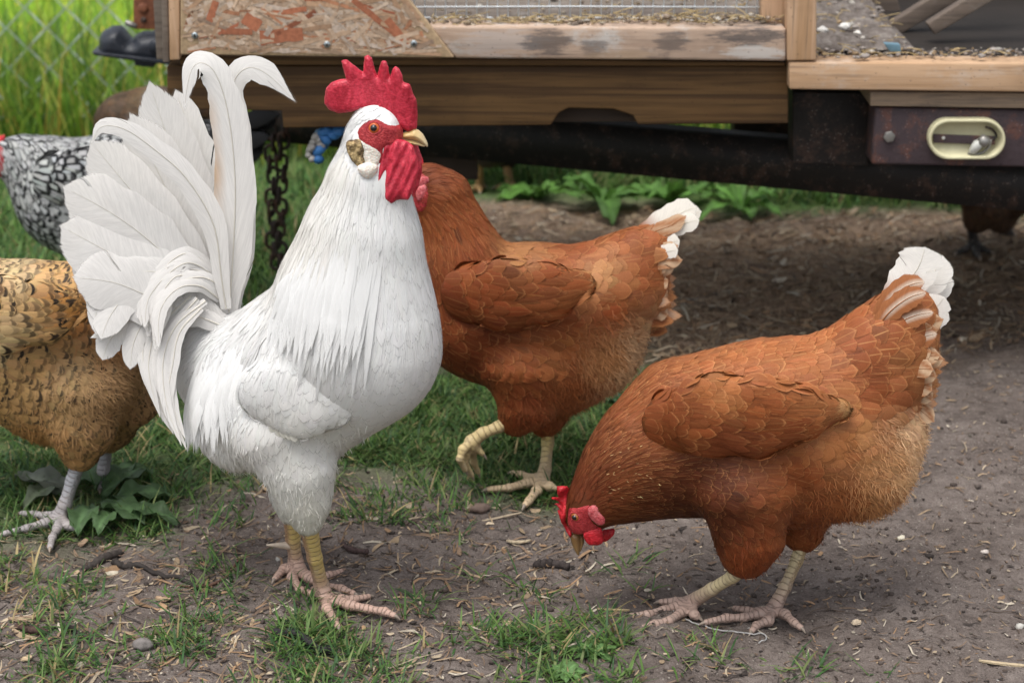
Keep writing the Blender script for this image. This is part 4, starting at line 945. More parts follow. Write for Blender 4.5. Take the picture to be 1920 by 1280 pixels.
    for i in range(54):
        t = r.random(); y0 = 600 + 190 * t; x1 = 1734 + 24 * math.sin(t * 3) + r.normal(0, 8); y1 = 575 + 210 * t + r.normal(0, 10); l = r.normal(0, .011)
        v_, q_, uv_ = quill([(1625 + r.normal(0, 8), y0 - 5), (1680, (y0 + y1) / 2), (x1, y1)], [10, 19, 20], Y, l0=l, l1=l, n=22, m=7, r=r)
        c = np.array([(.33, .13, .045), (.26, .082, .024), (.38, .18, .075), (.29, .10, .03)][int(r.integers(0, 4))]) * (1 + .1 * r.normal())
        tipm = np.clip((uv_[:, 1:] - .72) / .2, 0, 1) * (r.random() < .45) * .7; tb.add(v_, q_, fcol=np.clip(c, 0, .9) * (1 - tipm) + np.array((.62, .50, .38)) * tipm, fuv=uv_, fpar=np.array([.35, .7, 0]), fseed=r.random())
    tail = tb.mk('tail', M['f_red'], root)
    def tipped(uv, C):
        m = np.clip((.4 - uv[:, 1]) / .25, 0, 1)[:, None]; return C * (1 - m) + np.array(RUST) * m
    for p, wd, l in [([(1655, 600), (1690, 545), (1722, 500), (1735, 462)], [16, 34, 42, 40], .0), ([(1670, 610), (1710, 560), (1745, 520), (1768, 478)], [14, 26, 34, 34], .012), ([(1675, 620), (1720, 580), (1752, 545), (1772, 505)], [14, 24, 28, 28], .02),
                     ([(1680, 640), (1720, 600), (1750, 580), (1772, 556)], [14, 20, 24, 24], -.006), ([(1690, 650), (1730, 620), (1755, 600), (1776, 580)], [12, 16, 18, 18], .01), ([(1660, 590), (1700, 540), (1740, 500)], [14, 30, 32], .028)]:
        quill_obj('tail_feather', tail, M['f_hentail'], p, wd, Y, (.80, .77, .72), .5, l0=l * .5, l1=l * 1.6, r=r, colf=tipped)
    def stripe(uv, C):
        m = (np.clip(1 - np.abs(uv[:, 0] - .5) / .25, 0, 1) * np.clip((uv[:, 1] - .15) / .2, 0, 1))[:, None]; return C * (1 - m) + np.array((.74, .62, .50)) * m
    for p, wd, l in [([(1640, 606), (1670, 560), (1705, 535), (1735, 528)], [12, 20, 22, 18], -.03), ([(1636, 626), (1668, 585), (1705, 558), (1738, 548)], [12, 20, 22, 18], -.036), ([(1640, 650), (1680, 610), (1715, 592), (1752, 585)], [12, 20, 22, 20], -.034), ([(1650, 680), (1690, 650), (1730, 632), (1758, 625)], [12, 20, 22, 20], -.03)]:
        quill_obj('tail_feather', tail, M['f_red'], p, wd, Y, (.36, .13, .045), .5, l0=l * .6, l1=l, r=r, colf=stripe)
    def barred(uv, C):
        mm = np.clip((uv[:, 1] - .5) / .3, 0, 1)[:, None] * (.5 + .5 * np.sin(uv[:, :1] * 9 + uv[:, 1:] * 13)); mm = np.clip(mm, 0, .85); return C * (1 - mm) + np.array((.66, .48, .31)) * mm
    for k in range(16):
        t = k / 15; x1 = 1756 - 10 * t + r.normal(0, 10); y1 = 590 + 190 * t + r.normal(0, 13); l = -.020 - .012 * math.sin(3.14 * t) + r.normal(0, .003)
        quill_obj('tail_feather', tail, M['f_hentail'], [(1640, 640 + 80 * t), (1700, 620 + 130 * t), (x1, y1)], [10, 17, 18], Y, np.array((.36, .135, .046)) * r.uniform(.8, 1.2), .3, l0=l * .6, l1=l, r=r, colf=barred, n=16, m=7)
    comb = zz(1020, 860, 5.333, [(128, 270), (180, 258), (230, 262), (262, 320), (262, 380), (240, 470), (232, 540), (245, 620), (280, 720), (268, 780), (225, 735), (180, 650), (150, 560), (132, 520), (158, 510), (120, 470), (104, 458), (135, 452), (165, 462), (120, 412), (72, 385), (72, 368), (110, 372), (152, 388), (130, 340)])
    lobe = zz(1020, 860, 5.333, [(440, 490), (490, 458), (545, 460), (560, 520), (608, 590), (602, 650), (545, 662), (475, 605), (437, 540)])
    w1 = zz(1020, 860, 5.333, [(392, 740), (430, 700), (520, 680), (570, 690), (592, 750), (592, 830), (540, 860), (450, 858), (402, 800)]); w2 = zz(1020, 860, 5.333, [(575, 720), (640, 700), (705, 700), (700, 755), (650, 805), (598, 830), (570, 790)])
    ub = zz(1020, 860, 5.333, [(262, 760), (300, 735), (350, 745), (370, 800), (368, 870), (358, 930), (345, 965), (322, 940), (295, 890), (272, 820)]); lb = zz(1020, 860, 5.333, [(355, 765), (395, 775), (402, 830), (385, 880), (362, 930), (356, 880)])
    head_parts(root, B, Y, face, comb, lobe, [(w1, -.012), (w2, .014)], (1020 + 315 / 5.333, 860 + 575 / 5.333), .0052, ub, lb, Y - .02)
    yc, bc, pc = (.60, .50, .30), (.52, .38, .20), (.40, .28, .23)
    leg(root, [(1400, 1062, -.048), (1374, 1080, -.035), (1335, 1104, -.014), (1294, 1130, float(gz(1294, 1136)[1]) - Y)], [[(1272, 1136), (1245, 1143), (1214, 1152), (1180, 1155)], [(1280, 1146), (1255, 1163), (1228, 1170), (1206, 1176)], [(1268, 1128), (1240, 1128)]], [(1302, 1152), (1308, 1156)], Y, (yc, bc, pc), (14, 11.5), 9)
    leg(root, [(1507, 1008, .035), (1494, 1050, .03), (1472, 1100, .01), (1449, 1144, float(gz(1449, 1148)[1]) - Y)], [[(1425, 1151), (1395, 1157), (1362, 1158), (1324, 1166)], [(1441, 1163), (1418, 1172), (1410, 1182)], [(1426, 1148), (1400, 1144), (1378, 1140)]], [(1472, 1151), (1488, 1166), (1501, 1176)], Y, (yc, bc, pc), (14, 11), 9)
build_front_hen()

def side_hen(label, group, Mp, Y, pal, mat, seed, legs, plum=True, h=.0042, name='hen', tails=True, headless=False, detail=1., pats=(0, .5, 0), wing=True, cvar=.15, neck=None, thighs=None, fs=1.0, tone=(1, 1, 1), foot=(985, 925)):
    """a hen seen from the side facing left, laid out on the pixels of the middle brown hen and mapped by Mp"""
    r = np.random.default_rng(seed); ox, oy, s = Mp
    def m(x, y): return (ox + s * (x - 1000), oy + s * (y - 600))
    def ch(l): return [(*m(q[0], q[1]), q[2] * s) + tuple(q[3:]) for q in l]
    fx, fy = m(*foot)
    root = empty(name, gz(fx, fy), label, 'hen', group)
    chains = [ch([(800, 345, 38, 0), (828, 372, 50, 0), (850, 440, 62, 0), (868, 510, 92, 0), (905, 585, 122, 0)]),
              ch([(905, 590, 118, 0), (1000, 590, 132, 0), (1090, 575, 112, 0), (1165, 525, 86, 0), (1205, 478, 48, 0), (1236, 455, 28, 0)]),
              ch([(940, 640, 84, 0), (1040, 660, 118, 0), (1110, 650, 84, 0), (1150, 600, 66, 0)]),
              ch([(985, 700, 84, -.035), (985, 760, 46, -.04), (965, 790, 24, -.04)]),
              ch([(1010, 700, 84, .035), (1022, 765, 42, .035), (1022, 792, 22, .03)])]
    if neck: chains[0] = neck
    if thighs: chains[3:] = thighs
    B = Body(Y, chains, 1.3, .016); V, Q = B.mesh(h)
    colours = [(*m(c[0], c[1]), *(np.array(c[2:]) * np.array(tone))) for c in pal]
    a = Acc(); a.add(V, Q, fcol=np.clip(idw(*proj(V)[:2], colours, 3.5) * .8, 0, 1), fuv=np.full((len(V), 2), .3), fpar=np.zeros(3), fseed=.5)
    body = a.mk('body', mat, root)
    sh, ed, pt = pats
    base = [(790, 330, .8, -.3, 20, 5, 1.2, .95, .5, .2, .2, pt * .9), (850, 370, .6, .7, 34, 5, 1.5, .92, .9, .5, .4, pt * .9), (840, 450, .25, 1, 44, 6, 1.6, .9, .9, .5, .35, pt * .9), (890, 450, .4, .9, 40, 6, 1.6, .9, .9, .4, .3, pt * .9), (820, 540, .3, 1, 40, 12, 2, .93, .3, sh, ed, pt), (860, 520, .7, .5, 44, 9, 2, .9, .5, sh, ed, pt),
            (950, 490, .98, .05, 44, 14, 2.4, .92, .1, sh, ed, pt), (1050, 480, .97, -.15, 48, 17, 2.6, .92, .0, sh, ed, pt), (1150, 440, .92, -.3, 54, 18, 3, .9, .0, sh, ed, pt), (1220, 430, .9, -.3, 56, 16, 4, .85, .1, sh, ed, pt), (1200, 520, .97, -.05, 56, 18, 3.5, .85, .1, sh, ed, pt),
            (1120, 560, .97, .05, 52, 18, 3, .9, .05, sh, ed, pt), (1150, 610, .95, .2, 50, 16, 4, .8, .2, sh, ed, pt), (950, 600, .97, .1, 48, 17, 2.4, .95, .05, sh, ed, pt), (850, 640, .8, .4, 42, 16, 2.2, .95, .05, sh, ed, pt), (900, 690, .85, .4, 40, 14, 2.5, .92, .2, sh, ed, pt),
            (1000, 680, .85, .4, 44, 15, 4, .85, .3, sh, ed, pt * .8), (1100, 690, .7, .6, 44, 13, 6, .7, .4, sh, ed, pt * .8), (980, 780, .1, 1, 32, 8, 2.5, .9, .6, sh, ed, pt * .5)]
    an = [(*m(q[0], q[1]), q[2], q[3], q[4] * s * fs, q[5] * s * fs, q[6], q[7], q[8], q[9], q[10], q[11]) for q in base]
    a = Acc()
    if plum:
        fpoly = np.array([m(*q) for q in [(770, 320), (800, 325), (806, 372), (790, 400), (765, 395)]])
        plumage(a, B, V, Q, an, colours, r, lambda px, py, P: ~(polydist(px, py, fpoly) > 0), int(16000 * detail / fs ** 2), .29, .12, cvar * .75, lk=.5, own=.28)
        silk(a, B, V, Q, an, colours, r, int(9000 * detail), .019, .0013, .00035, None, .14, .16)
        strands(a, B, V, Q, [(*m(1150, 660), 90 * s, int(1700 * detail), .6, .7, 38 * s, 7, .6), (*m(1090, 700), 80 * s, int(1000 * detail), .5, .8, 36 * s, 6, .6), (*m(1040, 760), 70 * s, int(700 * detail), .3, 1, 30 * s, 5, .6), (*m(960, 760), 60 * s, int(300 * detail), -.1, 1, 26 * s, 4, .6)], colours, r, .0005, cvar)
        a.mk('plumage', mat, body)
    if wing:
        for sgn in (-1, 1):
            l = .081 * sgn
            Wg = Body(Y + l, [ch([(880, 550, 56, -.03 * sgn), (950, 552, 66, -.008 * sgn), (1020, 548, 52, 0), (1085, 535, 26, -.008 * sgn)])], 3.4, .012)
            V2, Q2 = Wg.mesh(h)
            wa = [(880, 540, .95, .1, 40, 14, 2.2, .93, .1, sh, ed, pt), (950, 520, .97, .05, 44, 15, 2.4, .93, .05, sh, ed, pt), (940, 590, .98, -.08, 90, 11, 2.2, .93, .2, sh, ed * .8, pt), (1000, 575, .98, -.12, 105, 11, 2.2, .9, .2, sh, ed, pt), (1040, 545, .98, -.1, 80, 11, 2.2, .9, .2, sh, ed, pt), (1070, 535, .98, -.08, 34, 10, 1.4, .85, .2, sh, ed, pt), (1095, 530, .98, -.08, 26, 9, 1.2, .8, .2, sh, ed, pt)]
            wa = [(*m(q[0], q[1]), q[2], q[3], q[4] * s * fs, q[5] * s * fs, *q[6:]) for q in wa]
            wacc = Acc(); wacc.add(V2, Q2, fcol=np.clip(idw(*proj(V2)[:2], colours, 3.5) * .75, 0, 1), fuv=np.full((len(V2), 2), .3), fpar=np.zeros(3), fseed=.5)
            plumage(wacc, Wg, V2, Q2, wa, colours, r, None, int(5000 * detail / fs ** 2), .31, .08, cvar, lk=.65, own=.3)
            for i in range(6):
                f = i / 5; p = [(900 + 20 * f, 606 - 16 * f), (980 + 20 * f, 604 - 20 * f), (1050 + 10 * f, 580 - 20 * f), (1112 - 4 * f, 548 - 14 * f)]
                v_, q_, uv_ = quill([m(*q) for q in p], [2 * s, 9 * s, 10 * s, 6 * s], Y + l, l0=-.014 * sgn, l1=-.006 * sgn, n=14, m=7, r=r)
                v_[:, 1] += sgn * .0012 * (6 - i); c = np.clip(np.array(idw(np.array([m(*p[2])[0]]), np.array([m(*p[2])[1]]), colours, 3.5)[0]) * (1.05 + .12 * r.normal()), 0, .9)
                wacc.add(v_, q_, fcol=c, fuv=uv_, fpar=np.array([.3, ed, pt * .4]), fseed=r.random())
            wacc.mk('wing', mat, root)
    return root, B, m, r, leg
PAL_RED = [(790, 330, .22, .06, .018), (850, 400, .28, .085, .024), (880, 480, .25, .07, .02), (830, 560, .24, .066, .02), (950, 470, .40, .2, .08), (900, 540, .26, .075, .022), (1000, 520, .32, .10, .032), (1090, 520, .58, .32, .14), (1060, 470, .30, .09, .028), (1150, 440, .30, .09, .026), (1210, 430, .36, .13, .045),
           (1200, 520, .34, .11, .035), (1240, 530, .48, .22, .1), (1120, 580, .30, .09, .027), (900, 620, .20, .052, .016), (950, 660, .33, .11, .035), (1030, 640, .40, .15, .05), (1060, 720, .32, .11, .036), (1130, 660, .52, .27, .11), (1180, 650, .66, .47, .28), (1165, 700, .66, .45, .25), (980, 760, .24, .065, .02), (860, 680, .17, .045, .014), (1020, 600, .27, .08, .024)]
def build_mid_hen():
    Y = float(gz(1005, 905)[1])
    root, B, m, r, _ = side_hen('rust brown hen walking behind the rooster, one foot lifted, white tail tip up', 'brown hens', (1000, 600, 1.0), Y, PAL_RED, M['f_red'], 31, None, pats=(.15, .5, 0), tone=HT)
    tb = Acc()
    for i in range(60):
        t = r.random(); y0 = 470 + 130 * t; x1 = 1250 + 8 * math.sin(t * 3) + r.normal(0, 8); y1 = 450 + 160 * t + r.normal(0, 10); l = r.normal(0, .010)
        v_, q_, uv_ = quill([(1150 + r.normal(0, 8), y0), (1200, (y0 + y1) / 2), (x1, y1)], [9, 16, 17], Y, l0=l, l1=l, n=22, m=7, r=r)
        c = np.array([(.36, .14, .05), (.27, .085, .026), (.40, .19, .08), (.30, .10, .032)][int(r.integers(0, 4))]) * (1 + .1 * r.normal())
        tipm = np.clip((uv_[:, 1:] - .72) / .2, 0, 1) * (r.random() < .45) * .7; tb.add(v_, q_, fcol=np.clip(c, 0, .9) * (1 - tipm) + np.array((.62, .50, .38)) * tipm, fuv=uv_, fpar=np.array([.2, .6, 0]), fseed=r.random())
    tail = tb.mk('tail', M['f_red'], root)
    def tipped(uv, C):
        mm = np.clip((.4 - uv[:, 1]) / .2, 0, 1)[:, None]; return C * (1 - mm) + np.array(RUST) * mm
    for p, wd, l in [([(1180, 460), (1230, 425), (1275, 400), (1306, 388)], [14, 24, 26, 20], .0), ([(1180, 465), (1230, 430), (1280, 405), (1316, 396)], [14, 18, 20, 18], .012), ([(1190, 480), (1240, 440), (1280, 420), (1312, 412)], [12, 18, 18, 16], -.008), ([(1190, 490), (1240, 460), (1275, 450)], [12, 18, 16], -.012), ([(1200, 500), (1240, 475), (1272, 468)], [12, 14, 14], -.02)]:
        quill_obj('tail_feather', tail, M['f_hentail'], p, wd, Y, (.80, .76, .68), .4, l0=l * .5, l1=l * 1.6, r=r, colf=tipped)
    def barred(uv, C):
        mm = np.clip((uv[:, 1] - .45) / .3, 0, 1)[:, None] * (.55 + .45 * np.sin(uv[:, :1] * 9 + uv[:, 1:] * 14)); mm = np.clip(mm, 0, .9); return C * (1 - mm) + np.array((.64, .46, .30)) * mm
    for k in range(14):
        t = k / 13; x1 = 1288 - 42 * t + r.normal(0, 9); y1 = 404 + 190 * t + r.normal(0, 12); l = -.012 - .012 * math.sin(3.14 * t) + r.normal(0, .003)
        quill_obj('tail_feather', tail, M['f_hentail'], [(1165, 475 + 90 * t), (1215, 440 + 140 * t), (x1, y1)], [9, 14, 15], Y, np.array((.36, .135, .046)) * r.uniform(.8, 1.2), .3, l0=l * .6, l1=l, r=r, colf=barred, n=16, m=7)
    face = [(770, 322), (796, 326), (804, 360), (795, 392), (770, 395), (755, 360)]
    comb = [(740, 320), (745, 295), (760, 305), (768, 285), (780, 300), (792, 296), (796, 316), (780, 326), (755, 332)]
    head_parts(root, B, Y, face, comb, [(782, 352), (797, 345), (803, 358), (797, 372), (785, 378), (779, 365)], [([(745, 375), (765, 372), (770, 395), (757, 410), (745, 398)], -.008)], (768, 348), .005, [(752, 350), (762, 345), (764, 362), (735, 372), (728, 368)], None, Y)
    V, Q = inflate([(778, 345), (784, 334), (797, 330), (805, 336), (801, 346), (789, 354)], float(B.front(790, 342)[0][1]) - .001, .003, .006, .001, n=30); mk('ear_tuft', V, Q, M['lobe_pink'], root)
    lc = ((.62, .50, .20), (.52, .38, .16), (.56, .42, .26))
    leg(root, [(1028, 778, .03), (1027, 830, .03), (1022, 880, .01), (1016, 900, float(gz(1016, 908)[1]) - Y)], [[(990, 905), (955, 914), (918, 917)], [(1006, 920), (992, 938), (985, 946)], [(1000, 898), (978, 890), (962, 887)]], [(1030, 912), (1040, 915)], Y, lc, (14, 11), 9)
    leg(root, [(960, 786, -.04), (935, 800, -.045), (905, 812, -.05), (885, 828, -.05)], [[(876, 845, -.05), (872, 868, -.05), (884, 890, -.045)], [(868, 842, -.06), (862, 860, -.065), (872, 880, -.06)], [(886, 846, -.03), (888, 866, -.025), (896, 884, -.02)]], [(892, 838, -.05), (904, 850, -.05)], Y, lc, (13, 10.5), 8, raised=True)
build_mid_hen()

def build_buff_hen():
    Y = float(gz(115, 965)[1]) + .03
    B0, B1, B2, B3 = (.58, .42, .22), (.48, .29, .115), (.30, .12, .04), (.36, .20, .075)
    pal = [(790, 330, *B1), (850, 400, *B1), (830, 560, *B0), (880, 500, .50, .27, .09), (950, 470, *B0), (1050, 480, .55, .33, .13), (1150, 480, .42, .2, .065), (1040, 540, .42, .19, .05), (1120, 560, *B2), (1180, 600, .20, .07, .024), (900, 600, .56, .40, .2), (880, 660, .46, .28, .1), (980, 640, .44, .26, .10), (1060, 660, .40, .25, .11), (1140, 660, .34, .2, .09), (985, 780, .34, .17, .055), (920, 720, .38, .22, .08), (1200, 640, .33, .2, .09), (1220, 500, .25, .1, .03)]
    root, B, m, r, _ = side_hen('golden buff hen with black spangles and grey legs, cut off by the left edge', None, (52, 640, 1.06), Y, pal, M['f_buff'], 41, None, pats=(.1, .3, .72), foot=(1045, 930), cvar=.12, tone=(1.2, 1.22, 1.28), fs=.8, thighs=[[(150, 740, 84, -.035), (152, 800, 56, -.04), (148, 852, 30, -.04)], [(222, 745, 74, .03), (210, 800, 34, .045), (202, 822, 22, .048)]])
    tb = Acc()
    for i in range(16):
        t = r.random(); l = r.normal(0, .02); p = [m(1150, 480 + 110 * t), m(1200, 450 + 110 * t), m(1250 + 10 * t, 410 + 110 * t)]
        v_, q_, uv_ = quill(p, [10, 17, 14], Y, l0=l, l1=l * 1.5, n=12, m=7, r=r); tb.add(v_, q_, fcol=np.array((.2, .09, .03)), fuv=uv_, fpar=np.array([.1, .1, .9]), fseed=r.random())
    tb.mk('tail', M['f_buff'], root)
    cb = [m(*q) for q in [(745, 320), (745, 292), (758, 304), (768, 284), (780, 300), (792, 294), (796, 316), (780, 326)]]
    head_parts(root, B, Y, [m(*q) for q in [(765, 322), (796, 326), (804, 360), (795, 392), (770, 395), (755, 360)]], cb, None, [([m(*q) for q in [(745, 372), (765, 372), (770, 398), (757, 412), (745, 398)]], -.008)], m(775, 348), .005, [m(*q) for q in [(752, 350), (764, 345), (766, 362), (737, 374), (730, 370)]], None, Y)
    g0, g1, g2 = (.34, .345, .37), (.30, .30, .32), (.36, .33, .33)
    leg(root, [(150, 858, -.04), (136, 900, -.04), (122, 945, -.045), (112, 968, float(gz(112, 975)[1]) - Y)], [[(85, 980), (50, 990), (8, 1000)], [(108, 990), (98, 1008), (94, 1026)], [(90, 968), (65, 964), (42, 962)]], [(128, 985), (140, 990)], Y, (g0, g1, g2), (14, 12), 8.5)
    leg(root, [(200, 825, .05), (196, 860, .05), (194, 880, .05), (194, 892, float(gz(194, 897)[1]) - Y)], [[(178, 893), (165, 893), (155, 888)], [(190, 905), (188, 916)], [(206, 900), (212, 905)]], [(206, 885), (214, 882)], Y, (g0, g1, g2), (13, 11), 8)
build_buff_hen()

def build_silver_hen():
    Y = float(gz(200, 592)[1])
    g = (.52, .53, .53); pal = [(800, 350, .30, .31, .31), (850, 420, .42, .43, .43), (840, 520, .50, .51, .5), (950, 480, *g), (1100, 480, *g), (900, 600, *g), (1000, 640, *g), (1100, 640, .35, .35, .35), (1200, 480, *g), (1250, 450, .2, .2, .2), (980, 780, .2, .2, .2)]
    # head low and stretched to the left
    ox, oy, s = 210, 378, .86
    root, B, m, r, _ = side_hen('black and white laced hen on the grass behind the white tail, facing left', None, (ox, oy, s), Y, pal, M['f_silver'], 51, None, pats=(.0, 0, 1.), detail=1., cvar=.08, foot=(1000, 850), h=.0046, neck=[(12, 296, 30, 0), (34, 300, 42, 0), (70, 318, 58, 0), (105, 338, 78, 0), (140, 368, 98, 0)])
    def m(x, y): return (12 + .86 * (x - 795), 292 + .86 * (y - 345))
    m0 = lambda x, y: (ox + s * (x - 1000), oy + s * (y - 600))
    tb = Acc()
    for i in range(18):
        t = r.random(); l = r.normal(0, .02); p = [m0(1215, 455 + 90 * t), m0(1270, 430 + 80 * t), m0(1330 + 40 * (1 - t), 405 + 90 * t)]
        v_, q_, uv_ = quill(p, [10, 18, 16], Y, l0=l, l1=l * 1.5, n=12, m=7, r=r); tb.add(v_, q_, fcol=np.array((.02, .02, .022)), fuv=uv_, fpar=np.zeros(3), fseed=r.random())
    tb.mk('tail', M['f_silver'], root)
    cb = [m(*q) for q in [(745, 322), (745, 296), (758, 304), (768, 288), (780, 302), (792, 298), (796, 316), (780, 326)]]
    head_parts(root, B, Y, [m(*q) for q in [(765, 322), (790, 326), (798, 360), (790, 392), (770, 395), (755, 360)]], cb, None, [([m(*q) for q in [(745, 372), (768, 372), (776, 405), (762, 424), (745, 402)]], -.008)], m(775, 348), .0045, [m(*q) for q in [(752, 350), (764, 345), (766, 362), (737, 374), (730, 370)]], None, Y)
    lc = ((.5, .4, .16), (.4, .3, .14), (.45, .35, .2))
    leg(root, [(*m0(965, 790), -.03), (*m0(968, 815), -.03), (*m0(960, 842), 0)], [[m0(925, 850), m0(900, 852)], [m0(945, 862), m0(935, 870)]], [m0(975, 845)], Y, lc, (11, 9), 7, h=.0018)
    leg(root, [(*m0(1022, 792), .03), (*m0(1024, 815), .03), (*m0(1016, 835), 0.02)], [[m0(985, 840), m0(960, 842)], [m0(1005, 852), m0(995, 858)]], [m0(1030, 838)], Y, lc, (11, 9), 7, h=.0018)
build_silver_hen()

def build_far_hens():
    # a dark brown hen beyond the laced hen: only its rounded back shows over the white tail
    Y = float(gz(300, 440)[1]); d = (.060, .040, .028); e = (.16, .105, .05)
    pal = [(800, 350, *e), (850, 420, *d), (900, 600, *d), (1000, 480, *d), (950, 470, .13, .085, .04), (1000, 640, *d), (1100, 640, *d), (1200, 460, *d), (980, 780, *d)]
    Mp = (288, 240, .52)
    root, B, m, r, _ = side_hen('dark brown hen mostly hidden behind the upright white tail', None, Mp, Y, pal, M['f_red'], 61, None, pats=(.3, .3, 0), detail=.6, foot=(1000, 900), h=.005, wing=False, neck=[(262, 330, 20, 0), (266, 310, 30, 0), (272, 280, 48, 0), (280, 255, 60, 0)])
    lc = ((.25, .2, .1), (.2, .16, .08), (.2, .16, .1))
    for dx, l in ((965, -.02), (1022, .02)):
        leg(root, [(*m(dx, 790), l), (*m(dx, 850), l), (*m(dx - 4, 900), 0)], [[m(dx - 40, 905), m(dx - 70, 908)], [m(dx - 20, 916)]], [m(dx + 16, 902)], Y, lc, (11, 9), 7, h=.002)
    # a dark hen under the trailer: belly and dark legs show below the tongue beam
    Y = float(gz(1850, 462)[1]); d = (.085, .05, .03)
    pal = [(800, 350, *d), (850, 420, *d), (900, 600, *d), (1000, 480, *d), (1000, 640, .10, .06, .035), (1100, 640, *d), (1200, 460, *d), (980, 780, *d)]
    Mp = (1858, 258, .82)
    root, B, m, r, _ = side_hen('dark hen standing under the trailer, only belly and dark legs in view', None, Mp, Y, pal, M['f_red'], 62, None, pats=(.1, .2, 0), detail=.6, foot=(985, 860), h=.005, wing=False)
    lc = ((.035, .035, .04), (.03, .03, .03), (.04, .038, .036))
    leg(root, [(1820, 400, -.03), (1822, 430, -.02), (1826, 456, float(gz(1826, 462)[1]) - Y)], [[(1810, 468), (1795, 474)], [(1830, 474), (1836, 482)], [(1840, 466), (1856, 472)]], [(1835, 458)], Y, lc, (9.5, 8), 6.5, h=.0016)
    leg(root, [(1888, 395, .03), (1888, 415, .03), (1889, 428, float(gz(1889, 431)[1]) - Y)], [[(1878, 431), (1868, 432)], [(1894, 436), (1898, 438)]], [(1896, 428)], Y, lc, (9, 7.5), 6, h=.0016)
    # a hen far beyond the tongue: two pale orange legs
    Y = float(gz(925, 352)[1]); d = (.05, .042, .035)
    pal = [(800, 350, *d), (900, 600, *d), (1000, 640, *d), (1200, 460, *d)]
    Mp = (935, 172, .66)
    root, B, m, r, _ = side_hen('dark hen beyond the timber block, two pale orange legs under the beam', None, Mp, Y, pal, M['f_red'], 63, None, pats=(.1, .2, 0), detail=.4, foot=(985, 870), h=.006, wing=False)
    lc = ((.50, .28, .10), (.45, .25, .09), (.4, .25, .1))
    leg(root, [(898, 300, -.03), (899, 325, -.02), (900, 350, 0)], [[(885, 354), (872, 356)], [(900, 360)]], [(908, 350)], Y, lc, (8, 7), 5.5, h=.002)
    leg(root, [(948, 300, .03), (953, 325, .02), (957, 347, 0)], [[(942, 350), (930, 352)], [(957, 356)]], [(965, 347)], Y, lc, (8, 7), 5.5, h=.002)
build_far_hens()
#@@PLACE
# ------------------------------------------------------------------ ground
def inpoly(px, py, poly): return polydist(px, py, poly) > 0
def soft(px, py, poly, w=40): return np.clip(polydist(px, py, poly) / w * .5 + .5, 0, 1)
LAWN_LEFT = [(-400, 540), (330, 560), (480, 760), (470, 880), (330, 935), (290, 1000), (120, 1010), (-400, 1010)]
LAWN_MID = [(700, 700), (900, 690), (1215, 700), (1220, 760), (1150, 850), (1100, 905), (1030, 935), (900, 900), (800, 870), (720, 850), (640, 860), (560, 870), (560, 760)]
LAWN_BACK = [(-900, -600), (820, -600), (820, 430), (760, 640), (400, 660), (-900, 620)]
GREEN_FAR = [(820, -600), (3000, -600), (3000, 395), (1920, 402), (1500, 395), (1300, 395), (1000, 372), (820, 380)]
STRAW = [(840, 372), (1300, 390), (2400, 405), (2400, 560), (1800, 600), (1300, 700), (1180, 690), (1100, 560), (830, 520)]
def ground_z(x, y):
    near = np.clip((6 - y) / 2, 0, 1)
    return near * (.0075 * fbm(x, y, 7, 3, 1) + .0032 * fbm(x, y, 38, 3, 9) + .0016 * fbm(x, y, 140, 2, 15)) - .004
